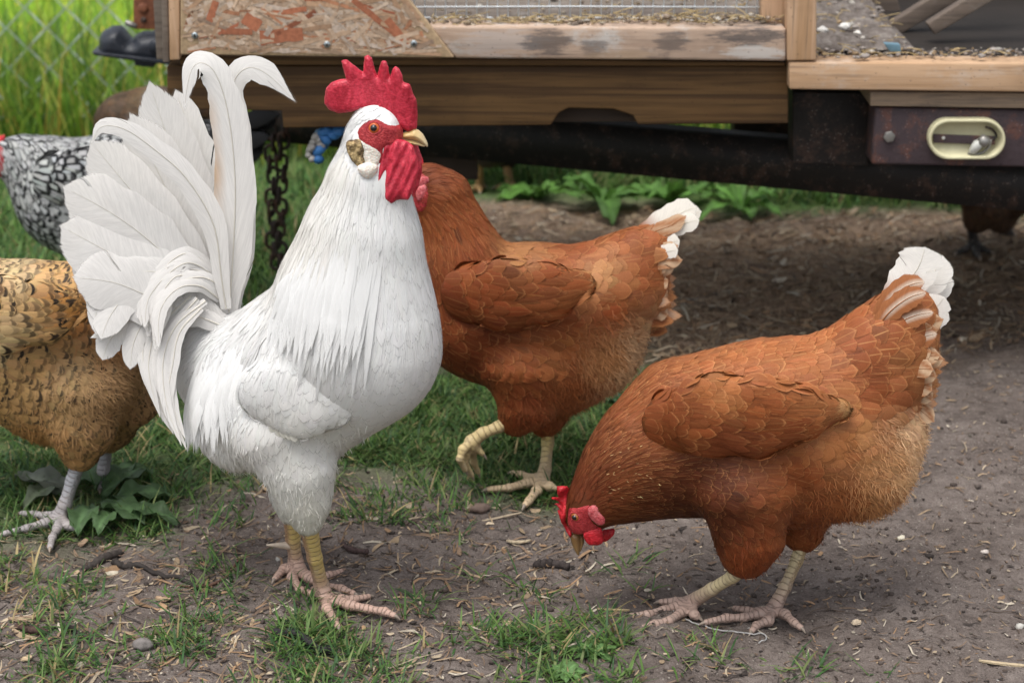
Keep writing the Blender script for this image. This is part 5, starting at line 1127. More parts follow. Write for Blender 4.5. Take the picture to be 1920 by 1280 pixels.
def build_ground():
    xs = np.concatenate([-np.geomspace(300, 1.0, 34), np.arange(-.98, .98, .0055), np.geomspace(1.0, 300, 34)])
    ys = np.concatenate([-np.geomspace(300, .2, 16), np.linspace(0, 1.5, 20), np.arange(1.52, 2.75, .0055), np.arange(2.76, 4.4, .012), np.geomspace(4.42, 400, 40)])
    X, Yg = np.meshgrid(xs, ys, indexing='ij'); Z = ground_z(X, Yg)
    V = np.stack([X, Yg, Z], -1).reshape(-1, 3); nx, ny = X.shape
    i = np.arange(nx * ny).reshape(nx, ny)
    Q = np.stack([i[:-1, :-1], i[1:, :-1], i[1:, 1:], i[:-1, 1:]], -1).reshape(-1, 4)
    Pm = V.copy(); front = V[:, 1] > 1.2; px, py, _ = proj(np.where(front[:, None], V, [[0, 2, 0]]))
    n = fbm(V[:, 0], V[:, 1], 9, 3, 40) * 30
    g = np.maximum.reduce([soft(px, py + n, LAWN_LEFT, 60) * .8, soft(px, py + n, LAWN_MID, 50) * .8, soft(px, py, LAWN_BACK, 40), soft(px, py + n * .4, GREEN_FAR, 14)])
    g = np.where(V[:, 1] > 4.2, 1, np.where(front, g, .3)); st = soft(px, py + n * 1.2, STRAW, 70) * (1 - g)
    b = NB('earth', .92, .15); o = b.obj(); gr = b.attr('grassy', 'Fac'); sw = b.attr('straw', 'Fac')
    n1 = b.noise(o, 9, 6, .65); n2 = b.noise(o, 70, 6, .7); n3 = b.noise(o, 420, 3, .7); sp = b.voro(o, 190, 'Distance'); spc = b.voro(o, 190, 'Color')
    c = b.ramp(b.math('ADD', b.math('MULTIPLY', n1, .5), b.math('MULTIPLY', n2, .5)), [(.30, (.065, .052, .045)), (.45, (.140, .114, .101)), (.60, (.215, .180, .160)), (.78, (.29, .25, .22))])
    c = b.mix(b.math('MULTIPLY', b.sstep(n3, .45, .72), .6), c, (.055, .042, .035))
    gate = b.math('MULTIPLY', b.math('SUBTRACT', 1.0, b.sstep(sp, .16, .30)), b.sstep(b.xyz(spc)[0], .62, .7))
    c = b.mix(b.math('MULTIPLY', gate, .75), c, (.34, .30, .26))
    sx = b.noise(b.mapv(o, (40, 300, 40), (0, 0, .6)), 1, 4, .7); sy = b.noise(b.mapv(o, (300, 40, 40), (0, 0, .3)), 1, 4, .7)
    straw = b.ramp(b.math('MAXIMUM', sx, sy), [(.38, (.09, .062, .042)), (.52, (.27, .18, .115)), (.68, (.50, .36, .23))])
    c = b.mix(b.math('MULTIPLY', sw, .85), c, straw)
    gcol = b.ramp(n2, [(.3, (.022, .05, .010)), (.5, (.06, .13, .022)), (.7, (.12, .22, .04))])
    c = b.mix(b.math('MULTIPLY', gr, .8), c, gcol)
    c = b.mix(b.attr('meadow', 'Fac'), c, b.mix(n2, (.16, .32, .04), (.32, .46, .07)))  # far field's sunlit brightness put into its ground colour
    h = b.math('ADD', b.math('MULTIPLY', n2, 1.0), b.math('MULTIPLY', n3, .45)); h = b.math('ADD', h, b.math('MULTIPLY', gate, .3))
    mt = b.done(c, b.bump(h, .9, .005))
    tag(mk('ground', V, Q, mt, None, dict(grassy=g, straw=st, meadow=np.clip((V[:, 1] - 3.9) / .4, 0, 1))), kind='structure')
build_ground()

# ------------------------------------------------------------------ grass and litter
def blades(acc, base, h, wid, az, lean, curve, col, r, K=3):
    N = len(base); v = np.linspace(0, 1, K + 1); d = np.stack([np.cos(az), np.sin(az), 0 * az], 1); s = np.stack([-np.sin(az), np.cos(az), 0 * az], 1)
    ang = lean[:, None] + curve[:, None] * v[None]           # from vertical
    seg = h[:, None] / K
    X = np.cumsum(np.concatenate([np.zeros((N, 1)), np.sin(ang[:, 1:]) * seg], 1), 1); Zz = np.cumsum(np.concatenate([np.zeros((N, 1)), np.cos(ang[:, 1:]) * seg], 1), 1)
    C = base[:, None] + X[..., None] * d[:, None] + Zz[..., None] * np.array([0, 0, 1.])
    w_ = wid[:, None] * np.interp(v, [0, .4, .8, 1], [.7, 1, .6, .05])[None]
    V = np.stack([C - s[:, None] * w_[..., None], C + s[:, None] * w_[..., None]], 2).reshape(-1, 3)
    q = np.array([[2 * i, 2 * i + 1, 2 * i + 3, 2 * i + 2] for i in range(K)])
    Q = (np.arange(N)[:, None, None] * (2 * K + 2) + q[None]).reshape(-1, 4)
    acc.add(V, Q, fcol=np.repeat(col, 2 * K + 2, 0))
GREENS = np.array([(.075, .150, .035), (.10, .185, .045), (.055, .120, .038), (.125, .20, .06), (.16, .20, .075), (.045, .10, .036)])
def gcols(n, r, mul=1., dry=.05):
    c = 1.12 * GREENS[r.integers(0, len(GREENS), n)] * (1 + r.normal(0, .15, (n, 1))) * mul
    d = r.random(n) < dry; c[d] = np.array((.34, .27, .13)) * (1 + r.normal(0, .2, (d.sum(), 1))); return np.clip(c, .005, .8)
def sample_px(n, poly, r, dens=None):
    P = np.asarray(poly, float); lo, hi = P.min(0), P.max(0); out = []; got = 0
    while got < n:
        q = lo + (hi - lo) * r.random((n * 2, 2)); m = inpoly(q[:, 0], q[:, 1], P)
        if dens is not None: m &= r.random(len(q)) < dens(q[:, 0], q[:, 1])
        out.append(q[m]); got += m.sum()
    return np.concatenate(out)[:n]
def tufts(acc, centres, nb, spread, hm, wm, r, lean=(.2, .8), mul=1., dry=.05, flat=0.):
    n = len(centres); k = r.poisson(nb, n).clip(2); idx = np.repeat(np.arange(n), k); N = len(idx)
    b = centres[idx] + np.concatenate([r.normal(0, spread, (N, 2)), np.zeros((N, 1))], 1); b[:, 2] = ground_z(b[:, 0], b[:, 1]) - .002
    sc = (1 + r.normal(0, .25, n)).clip(.5, 1.6)[idx]
    h = hm * sc * r.uniform(.45, 1.25, N); az = r.uniform(0, 2 * np.pi, N)
    blades(acc, b, h, wm * r.uniform(.6, 1.3, N), az, r.uniform(*lean, N), r.uniform(.1, 1.1, N) + flat, gcols(N, r, mul, dry), r)
def build_grass():
    r = np.random.default_rng(5)
    a = Acc()
    nz = lambda px, py: np.clip(.5 + 1.4 * fbm(px / 100, py / 60, .9, 3, 60), 0, 1)
    def T(n, poly, *args, dens=None, **kw):
        q = sample_px(n, poly, r, dens); tufts(a, gz(q[:, 0], q[:, 1], 0.), *args, r, **kw)
    T(1500, LAWN_LEFT, 12, .012, .030, .0012, lean=(.3, 1.1), mul=.95)
    T(1300, LAWN_MID, 11, .011, .026, .0011, lean=(.4, 1.2), mul=.85)
    T(140, [(430, 780), (600, 840), (820, 880), (1010, 950), (1000, 1010), (760, 990), (420, 990), (330, 960)], 6, .009, .024, .0011, dens=nz)
    bt = dict(lean=(.3, 1.15))
    T(190, [(300, 1165), (420, 1130), (560, 1150), (700, 1215), (760, 1330), (260, 1340)], 9, .011, .026, .0011, dens=nz, **bt)
    T(120, [(-60, 1030), (120, 1050), (260, 1130), (250, 1330), (-60, 1340)], 7, .010, .027, .0012, dens=nz, dry=.15, **bt)
    T(75, [(780, 1110), (1000, 1090), (1150, 1150), (1180, 1220), (1060, 1240), (760, 1240)], 8, .009, .028, .0011, dens=nz, **bt)
    T(45, [(930, 1190), (1170, 1190), (1180, 1330), (930, 1330)], 8, .010, .030, .0013, **bt)
    T(22, [(330, 1020), (480, 1010), (470, 1110), (300, 1120)], 7, .009, .030, .0011, **bt)
    T(16, [(520, 1100), (640, 1120), (700, 1190), (560, 1190)], 7, .009, .028, .0011, **bt)
    for x, y, n in [(1185, 1060, 2), (1175, 1075, 1), (1325, 1205, 2), (1518, 1240, 2), (1640, 1262, 2), (745, 960, 2), (660, 955, 3), (640, 960, 2), (840, 960, 1), (848, 1010, 1), (975, 1085, 2), (1290, 1205, 1), (1500, 1255, 2), (1290, 1250, 2), (1230, 1110, 1), (1360, 1240, 2), (905, 1080, 1), (1180, 1255, 3), (790, 905, 3), (800, 920, 3)]:
        c = gz(x + r.normal(0, 6, n), y + r.normal(0, 4, n), 0.); tufts(a, c, 6, .006, .034, .0011, r, lean=(.4, 1.2))
    tag(a.mk('lawn_grass', M['grass']), kind='stuff')
    a = Acc()
    q = sample_px(4200, [(-500, 330), (840, 330), (840, 440), (740, 650), (380, 660), (-500, 640)], r); tufts(a, gz(q[:, 0], q[:, 1], 0.), 9, .018, .042, .0017, r, lean=(.2, .9), mul=1.25)
    q = sample_px(900, [(840, 325), (1000, 345), (1500, 375), (2100, 390), (2100, 300), (840, 270)], r); tufts(a, gz(q[:, 0], q[:, 1], 0.), 9, .022, .07, .002, r, lean=(.1, .8), mul=1.25)
    tag(a.mk('back_lawn_grass', M['grass']), kind='stuff')
    a = Acc()      # unmown grass along the fence, and the lawn past it; sunlight painted into both colours
    n = 11000; x = r.uniform(-2.2, 1.5, n); y = 3.72 + r.gamma(2.0, .16, n); b = np.stack([x, y, ground_z(x, y)], 1)
    h = r.uniform(.10, .27, n) * np.clip(1.1 - (y - 3.8) * .25, .5, 1)
    blades(a, b, h, r.uniform(.0013, .0030, n), r.uniform(0, 6.28, n), r.uniform(.0, .3, n), r.uniform(.05, 1.0, n), gcols(n, r, 1.15, .06) * np.array([1.7, 1.55, .8]), r, 4)
    n = 46000; x = r.uniform(-3.4, 1.6, n); y = r.uniform(4.0, 8.5, n); b = np.stack([x, y, ground_z(x, y)], 1)
    blades(a, b, r.uniform(.04, .10, n), r.uniform(.002, .004, n), r.uniform(0, 6.28, n), r.uniform(.0, .5, n), r.uniform(.05, .8, n), gcols(n, r, 1.0, .02) * np.array([3.6, 3.0, 1.1]), r)
    tag(a.mk('unmown_grass', M['grass']), kind='stuff')
build_grass()
def build_litter():
    r = np.random.default_rng(9)
    a = Acc()
    pal = np.array([(.34, .25, .16), (.42, .34, .24), (.22, .15, .10), (.09, .065, .05), (.30, .19, .11), (.48, .42, .33), (.05, .04, .035), (.16, .11, .08)])
    def strips(pts, Lm, Wm, pw, lift=.0015):
        N = len(pts); az = r.uniform(0, np.pi, N); L = Lm * r.gamma(2.2, .45, N); W = Wm * r.uniform(.5, 1.6, N); K = 3
        t = np.linspace(-.5, .5, K + 1); bend = r.normal(0, .35, N)
        d = np.stack([np.cos(az), np.sin(az)], 1); s = np.stack([-np.sin(az), np.cos(az)], 1)
        cx = pts[:, None, :2] + (L[:, None] * t)[..., None] * d[:, None] + (L[:, None] * bend[:, None] * (t ** 2))[..., None] * s[:, None]
        z = ground_z(cx[..., 0], cx[..., 1]) + lift * r.uniform(.3, 1.8, N)[:, None] + L[:, None] * r.normal(0, .12, N)[:, None] * t
        C = np.concatenate([cx, z[..., None]], -1); w_ = W[:, None] * np.array([.55, 1, .9, .4])[None]
        S = np.concatenate([s, r.normal(0, .35, (N, 1))], 1)
        V = np.stack([C - S[:, None] * w_[..., None], C + S[:, None] * w_[..., None] + np.array([0, 0, .0004])], 2).reshape(-1, 3)
        q = np.array([[2 * i, 2 * i + 1, 2 * i + 3, 2 * i + 2] for i in range(K)]); Q = (np.arange(N)[:, None, None] * 8 + q[None]).reshape(-1, 4)
        c = pal[r.choice(len(pal), N, p=pw)] * (1 + r.normal(0, .15, (N, 1))); a.add(V, Q, fcol=np.repeat(np.clip(c, .01, .8), 8, 0))
    p1 = np.array([.14, .12, .2, .16, .12, .06, .1, .1]); p2 = np.array([.26, .2, .14, .06, .2, .06, .02, .06])
    DIRT = [(-200, 930), (480, 860), (900, 880), (1300, 700), (2150, 560), (2150, 1400), (-200, 1400)]
    q = sample_px(4200, DIRT, r); strips(gz(q[:, 0], q[:, 1], 0.), .010, .0007, p1)
    q = sample_px(2600, DIRT, r); strips(gz(q[:, 0], q[:, 1], 0.), .005, .0013, p1)
    LEFT = [(-100, 1000), (300, 990), (560, 880), (1080, 960), (1130, 1100), (700, 1330), (-100, 1330)]
    q = sample_px(1500, LEFT, r); strips(gz(q[:, 0], q[:, 1], 0.), .018, .0008, p1)
    q = sample_px(170, LEFT, r); strips(gz(q[:, 0], q[:, 1], 0.), .013, .0024, p2)
    q = sample_px(7500, [(840, 380), (2200, 400), (2200, 620), (1300, 700), (860, 540)], r); strips(gz(q[:, 0], q[:, 1], 0.), .022, .0009, p2, .003)
    q = sample_px(1500, [(840, 380), (2200, 400), (2200, 620), (1300, 700), (860, 540)], r); strips(gz(q[:, 0], q[:, 1], 0.), .012, .003, p2, .003)
    tag(a.mk('dry_litter', M['litter']), kind='stuff')
    a = Acc()      # crumbs of earth and pale grit
    n = 5200; q = sample_px(n, [(-200, 900), (560, 860), (1250, 680), (2150, 560), (2150, 1400), (-200, 1400)], r); P = gz(q[:, 0], q[:, 1], 0.)
    R0 = .0011 * r.gamma(2.0, .5, n).clip(.3, 4); P[:, 2] = ground_z(P[:, 0], P[:, 1]) + R0 * .3
    ico = np.array([(0, 0, 1), (.89, 0, .45), (.28, .85, .45), (-.72, .53, .45), (-.72, -.53, .45), (.28, -.85, .45), (.72, .53, -.45), (-.28, .85, -.45), (-.89, 0, -.45), (-.28, -.85, -.45), (.72, -.53, -.45), (0, 0, -1)])
    tri = np.array([(0, 1, 2), (0, 2, 3), (0, 3, 4), (0, 4, 5), (0, 5, 1), (1, 6, 2), (2, 7, 3), (3, 8, 4), (4, 9, 5), (5, 10, 1), (6, 7, 2), (7, 8, 3), (8, 9, 4), (9, 10, 5), (10, 6, 1), (11, 7, 6), (11, 8, 7), (11, 9, 8), (11, 10, 9), (11, 6, 10)])
    V = P[:, None] + ico[None] * (R0[:, None] * np.array([1, 1, .7]) * r.uniform(.6, 1.4, (n, 3)))[:, None] * (1 + r.normal(0, .18, (n, 12, 1)))
    cc = np.array([(.075, .058, .05), (.10, .08, .07), (.05, .04, .035), (.14, .12, .10), (.5, .48, .44)]); c = cc[r.choice(5, n, p=[.32, .27, .26, .135, .015])]
    a.add(V.reshape(-1, 3), (np.arange(n)[:, None, None] * 12 + tri[None]).reshape(-1, 3), fcol=np.repeat(c, 12, 0))
    tag(a.mk('earth_crumbs', M['litter'], None), kind='stuff')
build_litter()
def stick(pts, rad, col, label, group='sticks on the bare earth', name='stick', seed=0):
    r = np.random.default_rng(seed); S = spline([(x, y) for x, y in pts], 26); R0 = np.array(rad) if np.ndim(rad) else np.array([rad * .9, rad, rad * .8])
    P = gz(S[:, 0], S[:, 1], 0.); rr = np.interp(np.linspace(0, 1, 26), np.linspace(0, 1, len(R0)), R0) * (1 + .12 * r.normal(size=26))
    P[:, 2] = ground_z(P[:, 0], P[:, 1]) + rr * .75 + .0008; V, F = tube_vf(P, rr, 9); V += r.normal(0, .0003, V.shape)
    c = np.array(col) * (1 + .12 * r.normal(size=(len(V), 1)))
    o = mk(name, V, F, M['stick'], None, dict(fcol=np.clip(c, .005, .9))); tag(o, label, 'stick' if name == 'stick' else name.replace('_', ' '), group); return o
stick([(515, 1190), (560, 1200), (590, 1212), (626, 1217)], [.0035, .0045, .0042], (.035, .032, .034), 'thick black stick in the grass at the bottom, below the rooster feet', seed=1)
stick([(155, 1058), (185, 1050), (205, 1038), (226, 1026)], [.0035, .005, .004], (.06, .05, .045), 'short dark stick just right of the grey-legged foot', seed=2)
stick([(214, 1050), (240, 1062), (300, 1072), (372, 1088)], [.004, .0028, .002], (.05, .042, .038), 'long thin twig lying on the earth left of the rooster feet', seed=3)
stick([(640, 1010), (658, 1022), (690, 1030)], [.002, .0035, .003], (.09, .06, .055), 'small reddish twig on bare earth just right of the rooster shanks', seed=4)
stick([(1002, 1058), (1030, 1062), (1066, 1066)], [.005, .0052, .004], (.06, .048, .045), 'knobbly dark stick in front of the pecking hen beak', seed=5)
stick([(30, 1182), (60, 1190), (88, 1197)], [.002, .004, .003], (.09, .055, .045), 'reddish brown stick in the thin grass at lower left', seed=6)
stick([(105, 1165), (140, 1185), (178, 1205)], [.0015, .0025, .0015], (.06, .05, .045), 'thin dark twig slanting through thin grass at lower left', seed=7)
stick([(330, 1092), (400, 1078), (452, 1045)], [.0012, .0016, .001], (.16, .09, .065), 'fine reddish stem between the long twig and the rooster', seed=8)
def chip(px, py, L, W, ang, col, label, name='wood_chip', cat='wood chip', group='pale wood chips', seed=0, curl=.3):
    r = np.random.default_rng(seed); c = gz(px, py, 0.); n, m = 9, 5; u = np.linspace(-.5, .5, n); v = np.linspace(-1, 1, m); d = np.array([math.cos(ang), math.sin(ang), 0]); s = np.array([-d[1], d[0], 0])
    w_ = W * np.sqrt(np.clip(1 - (2 * u * .93) ** 2, 0, 1)) * (1 + .15 * r.normal(size=n))
    P = c + (u * L)[:, None, None] * d + (w_[:, None] * v[None])[..., None] * s
    P[..., 2] = ground_z(P[..., 0], P[..., 1]).mean() + .0022 + curl * L * (u ** 2)[:, None] + curl * W * (v ** 2)[None] * .5
    top = P.reshape(-1, 3); bot = top - [0, 0, .0011]; N = n * m
    q = np.array([[i * m + k, i * m + k + 1, (i + 1) * m + k + 1, (i + 1) * m + k] for i in range(n - 1) for k in range(m - 1)])
    rim = [k for k in range(m)] + [i * m + m - 1 for i in range(1, n)] + [(n - 1) * m + k for k in range(m - 2, -1, -1)] + [i * m for i in range(n - 2, 0, -1)]
    sd = np.array([[rim[i], rim[(i + 1) % len(rim)], rim[(i + 1) % len(rim)] + N, rim[i] + N] for i in range(len(rim))])
    o = mk(name, np.concatenate([top, bot]), np.concatenate([q, q[:, ::-1] + N, sd]), M['litter'], None, dict(fcol=np.broadcast_to(np.array(col), (2 * N, 3)))); return tag(o, label, cat, group)
chip(972, 1007, .026, .0028, .05, (.50, .41, .28), 'pale curved wood chip on the bare earth beyond the pecking hen beak', seed=1)
chip(305, 1118, .016, .005, -.3, (.42, .29, .19), 'tan wood chip on dark earth left of the rooster feet', seed=2)
chip(45, 1165, .030, .005, .25, (.40, .29, .19), 'broad tan wood chip in thin grass at the lower left', seed=3)
chip(155, 942 + 66, .018, .004, 1.2, (.36, .25, .17), 'brown wood chip beside the grey-legged hen foot', seed=4)
chip(1690, 1000, .012, .0036, 1.0, (.62, .57, .45), 'cream wood chip on the earth right of the pecking hen', seed=5)
chip(1605, 1175, .011, .004, .9, (.58, .47, .34), 'curled pale bark chip on earth at lower right', seed=6)
chip(1880, 1245, .045, .0028, -.25, (.50, .40, .26), 'long straw coloured splinter at the lower right edge', seed=7, curl=.05)
chip(1150, 1155, .032, .0016, -.12, (.50, .39, .22), 'thin straw stalk pointing at the pecking hen front toes', seed=8, curl=.05)
chip(50, 1165 + 78, .012, .004, .9, (.50, .38, .24), 'small pale chip among the grass in the bottom left corner', seed=9)
def stone(px, py, rad, col, label, seed):
    r = np.random.default_rng(seed); V, Q = ball_vf((0, 0, 0), 1, 12); d = 1 + .22 * VN(seed)(V[:, 0] * 1.7 + 9, V[:, 2] * 1.7 + V[:, 1]) + .1 * VN(seed + 1)(V[:, 0] * 4, V[:, 1] * 4 + V[:, 2])
    c = gz(px, py, 0.); V = V * d[:, None] * rad * np.array([1.25, .9, .7]) + c + [0, 0, rad * .4]
    tag(mk('stone', V, Q, M['stick'], None, dict(fcol=np.broadcast_to(np.array(col), (len(V), 3)))), label, 'stone', 'stones on the earth')
stone(900, 957, .0085, (.16, .115, .095), 'brown stone on the earth before the walking hen foot', 3)
stone(1001, 1166, .0028, (.75, .75, .74), 'tiny white pebble in the grass at bottom centre', 5)
stone(1846, 1036, .0034, (.62, .55, .50), 'pinkish white pebble on the bare earth at right', 8)
stone(268, 1213, .008, (.20, .18, .17), 'grey clod of earth in the grass at lower left', 11)
P = zz(1160, 1000, 4.8, [(600, 770), (650, 800), (710, 822), (765, 818), (830, 850), (930, 872), (1010, 885), (1100, 905), (1200, 918), (1300, 915), (1330, 945), (1310, 985), (1260, 1000)])
S = spline([p[:2] for p in P], 60); G = gz(S[:, 0], S[:, 1], 0.); G[:, 2] = ground_z(G[:, 0], G[:, 1]) + .0022
tv, tf = tube_vf(G, .0007, 6); tag(mk('string', tv, tf, M['string']), 'frayed grey string on the earth under the pecking hen feet', 'string')

# ------------------------------------------------------------------ weeds
def leaf_vf(base, d, L, W, r, up=.5, droop=1.0, wav=.12, lobes=0, n=12, m=7):
    d = nrm(np.array(d, float)); s = nrm(np.cross(d, [0, 0, 1.])); v = np.linspace(0, 1, n); u = np.linspace(-1, 1, m)
    ang = up - droop * v; st = L / (n - 1); X = np.cumsum(np.concatenate([[0], np.cos(ang[1:]) * st])); Zz = np.cumsum(np.concatenate([[0], np.sin(ang[1:]) * st]))
    w_ = W * np.interp(v, [0, .08, .25, .5, .8, 1], [.06, .12, .75, 1, .6, .02]) * (1 + lobes * np.sin(v * 40))
    P = np.array(base) + X[:, None, None] * d + (w_[:, None] * u)[..., None] * s
    ph = r.random(4) * 6
    P[..., 2] += Zz[:, None] + W * (.35 * np.abs(u)[None] - .1) * np.sin(np.pi * v)[:, None] * .7 + wav * W * np.sin(v[:, None] * 17 + ph[0] + u[None] * 2) * np.abs(u)[None] + wav * W * .6 * np.sin(v[:, None] * 9 + ph[1]) * np.cos(u[None] * 4 + ph[2])
    q = np.array([[i * m + k, i * m + k + 1, (i + 1) * m + k + 1, (i + 1) * m + k] for i in range(n - 1) for k in range(m - 1)])
    return P.reshape(-1, 3), q, np.tile(np.abs(u), n)
def weed(base, leaves, label, col, seed, group=None, name='broadleaf_weed'):
    r = np.random.default_rng(seed); root = empty(name, base, label, 'weed', group)
    for (b, d, L, W, up, dr, cm) in leaves:
        V, q, au = leaf_vf(b, d, L, W, r, up, dr, .22, .05); c = np.array(col) * cm; C = np.where(au[:, None] < .05, c * 1.7, c) * (1 + .08 * r.normal(size=(len(V), 1)))
        V[:, 2] = np.maximum(V[:, 2], ground_z(V[:, 0], V[:, 1]) + .003)
        mk('leaf', V, q, M['leaf'], root, dict(fcol=np.clip(C, .01, .8)))
    return root
c0 = gz(185, 925, 0.)
lv = []
for (bx, by, tx, ty, W, cm) in [(140, 930, 40, 905, .022, np.array((2.0, 1.25, 2.3))), (120, 910, 60, 945, .016, np.array((1.6, 1.1, 1.7))), (190, 930, 270, 890, .022, 1.0), (200, 940, 305, 935, .022, 1.05), (190, 945, 255, 975, .020, 1.0), (170, 950, 150, 990, .018, 1.1), (230, 960, 310, 975, .018, .8), (180, 920, 160, 880, .018, 1.0), (200, 915, 245, 880, .016, 1.1), (210, 960, 190, 990, .014, 1.15)]:
    b, t = gz(bx, by, .004), gz(tx, ty, .004); lv.append((b, t - b, float(np.linalg.norm(t - b)) * 1.12 + .012, W, .55, 1.0, cm))
weed(c0, lv, 'wilted dock weed with crinkled leaves behind the grey-legged foot', (.075, .135, .055), 1)
for k, (px, py, sc, lab) in enumerate([(1130, 384, 1.0, 'broad leafed weed under the beam, its long leaf arching to the left'), (1260, 384, .75, 'low leafy weed under the middle of the tongue beam'), (1390, 392, .8, 'upright leafy weed under the beam above the white tail tip'), (1010, 372, .7, 'small leafy weed left of the arching leaf under the beam')]):
    r = np.random.default_rng(70 + k); b = gz(px, py, 0.)
    lv = [(b, (math.cos(a), math.sin(a) * .8 - .2, 0), .13 * sc * r.uniform(.5, 1.1), .024 * sc * r.uniform(.7, 1.2), r.uniform(.7, 1.25), r.uniform(.9, 1.7), r.uniform(.8, 1.5)) for a in np.linspace(0, 6.28, 9)[:-1] + r.normal(0, .2, 8)]
    weed(b, lv, lab, (.085, .19, .035), 80 + k, 'leafy weeds beyond the tongue beam')
b = gz(1180, 762, 0.); weed(b, [(b, (.6, .5, 0), .045, .016, .5, .9, 1.), (b, (-.7, .5, 0), .04, .014, .5, .9, .8), (b, (.9, -.2, 0), .035, .013, .4, .9, .9)], 'small dull green weed between the two brown hens', (.06, .12, .06), 90)
for k, (px, py, lab) in enumerate([(1060, 1262, 'clover-like weed in the grass at bottom centre'), (1110, 1225, 'little leafy weed just above the bottom centre grass')]):
    r = np.random.default_rng(95 + k); b = gz(px, py, 0.); weed(b, [(b, (math.cos(a), math.sin(a), 0), .024 * r.uniform(.7, 1.2), .006, .5, .9, r.uniform(.8, 1.3)) for a in np.linspace(0, 6.28, 9)[:-1]], lab, (.10, .19, .06), 96 + k)

# ------------------------------------------------------------------ chain-link fence
def build_fence():
    root = empty('chain_link_fence', (-1.2, 3.9, 0), 'galvanised chain-link fence in the tall grass at upper left', 'fence')
    a = Acc(); p = .0745; H = 1.15; nrow = int(H / p * 2)
    for i in range(-34, 6):
        x0 = i * p; z = np.arange(nrow + 1) * p / 2; s = np.where(np.arange(nrow + 1) % 2 == 0, 0, 1.)
        pts = np.stack([x0 - .012 + s * (p * .5 + .004) , 3.9 + .003 * (1 - 2 * s), .03 + z], 1)
        for sgn in (0, 1):
            pts2 = pts.copy(); pts2[:, 0] = x0 + (p / 2 - .0) * (s if sgn == 0 else -s) + 0; 
            if sgn: continue
            seg = []
            for k in range(nrow): seg += [pts2[k], pts2[k] * .5 + pts2[k + 1] * .5]
            tv, tf = tube_vf(np.array(seg + [pts2[-1]]), .0021, 5); a.add(tv, tf)
        pts3 = np.stack([x0 + p / 2 + (p / 2) * (1 - s) , 3.9 - .003 * (1 - 2 * s), .03 + z], 1)
        tv, tf = tube_vf(pts3, .0021, 5); a.add(tv, tf)
    a.mk('wire_mesh', M['fence_wire'], root)
    tv, tf = tube_vf([(-2.6, 3.9, 1.19), (.5, 3.9, 1.19)], .016, 12); mk('top_rail', tv, tf, M['galv'], root)
    for x in (-2.6, .5): tv, tf = tube_vf([(x, 3.94, -.05), (x, 3.94, 1.22)], .022, 12); mk('post', tv, tf, M['galv'], root)
M['fence_wire'] = plain('dull_galvanised_fence_wire', (.42, .50, .44), .55, .15)
build_fence()

# ------------------------------------------------------------------ chicken coop on the trailer
YB = 2.55
def pp(poly, Y, depth, back=0., bev=.002): # px outline -> prism at its own depth
    W = at([p[0] for p in poly], [p[1] for p in poly], Y); return prism_vf(W, Y, Y + depth, bev)
coop = empty('chicken_coop', at(900, 115, YB), 'wooden coop of chipboard, weathered rails and wire mesh on the trailer front', 'chicken coop')
def board(name, poly, Y, depth, mat, root, bev=.002):
    V, F = pp(poly, Y, depth, bev=bev); return mk(name, V, F, mat, root, smooth=False)
osb_poly = [(338, -150), (655, -150), (765, -2), (800, 40), (852, 109), (338, 103)]
V, F = pp(osb_poly, YB, .012); a = Acc(); a.add(V, F, fcol=np.array((.46, .33, .20)))
r = np.random.default_rng(3); NF = 2200
W2 = at([p[0] for p in osb_poly], [p[1] for p in osb_poly], YB)[:, [0, 2]]
lo, hi = W2.min(0), W2.max(0)
fp_ = np.array([(.52, .38, .27), (.46, .32, .215), (.56, .44, .335), (.44, .28, .175), (.42, .20, .11), (.34, .12, .065), (.52, .42, .34), (.34, .24, .17)])
cnt = 0
order = r.permutation(NF)
for i in range(NF):
    c = lo + (hi - lo) * r.random(2); L = r.uniform(.020, .080) * (.8 if i > NF * .7 else 1); W = r.uniform(.0018, .0075) * (.8 if i > NF * .6 else 1); an = r.normal(0, .5) if r.random() < .62 else r.uniform(0, np.pi)
    d = np.array([math.cos(an), math.sin(an)]); s = np.array([-d[1], d[0]])
    k = 6; t = np.linspace(-.5, .5, k); we = W * (1 + .12 * r.normal(size=k)); we2 = W * (1 + .12 * r.normal(size=k)); sh = r.normal(0, .3)
    pts = np.concatenate([c + np.outer(t * L, d) + np.outer(we * .5 + t * sh * W, s), (c + np.outer(t * L, d) - np.outer(we2 * .5 - t * sh * W, s))])
    if i >= NF - 8:
        c_, L, W, an = [((362, 57), 44, 13, .05), ((440, 59), 66, 12, .03), ((528, 68), 80, 27, -.08), ((472, 42), 34, 24, .6), ((704, 34), 108, 11, .70), ((398, 24), 46, 12, -1.2), ((745, 60), 60, 14, .9), ((540, 22), 70, 9, -.15)][NF - 1 - i]
        c = at(*c_, YB)[[0, 2]]; L *= .00065; W *= .00065; d = np.array([math.cos(an), -math.sin(an)]); s = np.array([-d[1], d[0]]); pts = np.concatenate([c + np.outer(t * L, d) + np.outer(np.full(k, W) * .5 * (1 + .1 * r.normal(size=k)), s), c + np.outer(t * L, d) - np.outer(np.full(k, W) * .5 * (1 + .1 * r.normal(size=k)), s)])
    if (polydist(pts[:, 0], pts[:, 1], W2) < .0012).any(): continue
    y = YB - .0001 - .0013 * i / NF
    Vf = np.stack([pts[:, 0], y + .0004 * np.concatenate([t, t]) * r.normal(), pts[:, 1]], 1)
    q = np.array([[j, j + 1, k + j + 1, k + j] for j in range(k - 1)])
    cl = fp_[r.choice(8, p=[.25, .24, .16, .14, .05, .02, .09, .05])] * (1 + .12 * r.normal()); cl = np.array((.40, .15, .08)) * (1 + .15 * r.normal()) if i >= NF - 8 else cl; a.add(Vf, q, fcol=np.clip(cl, .02, .8))
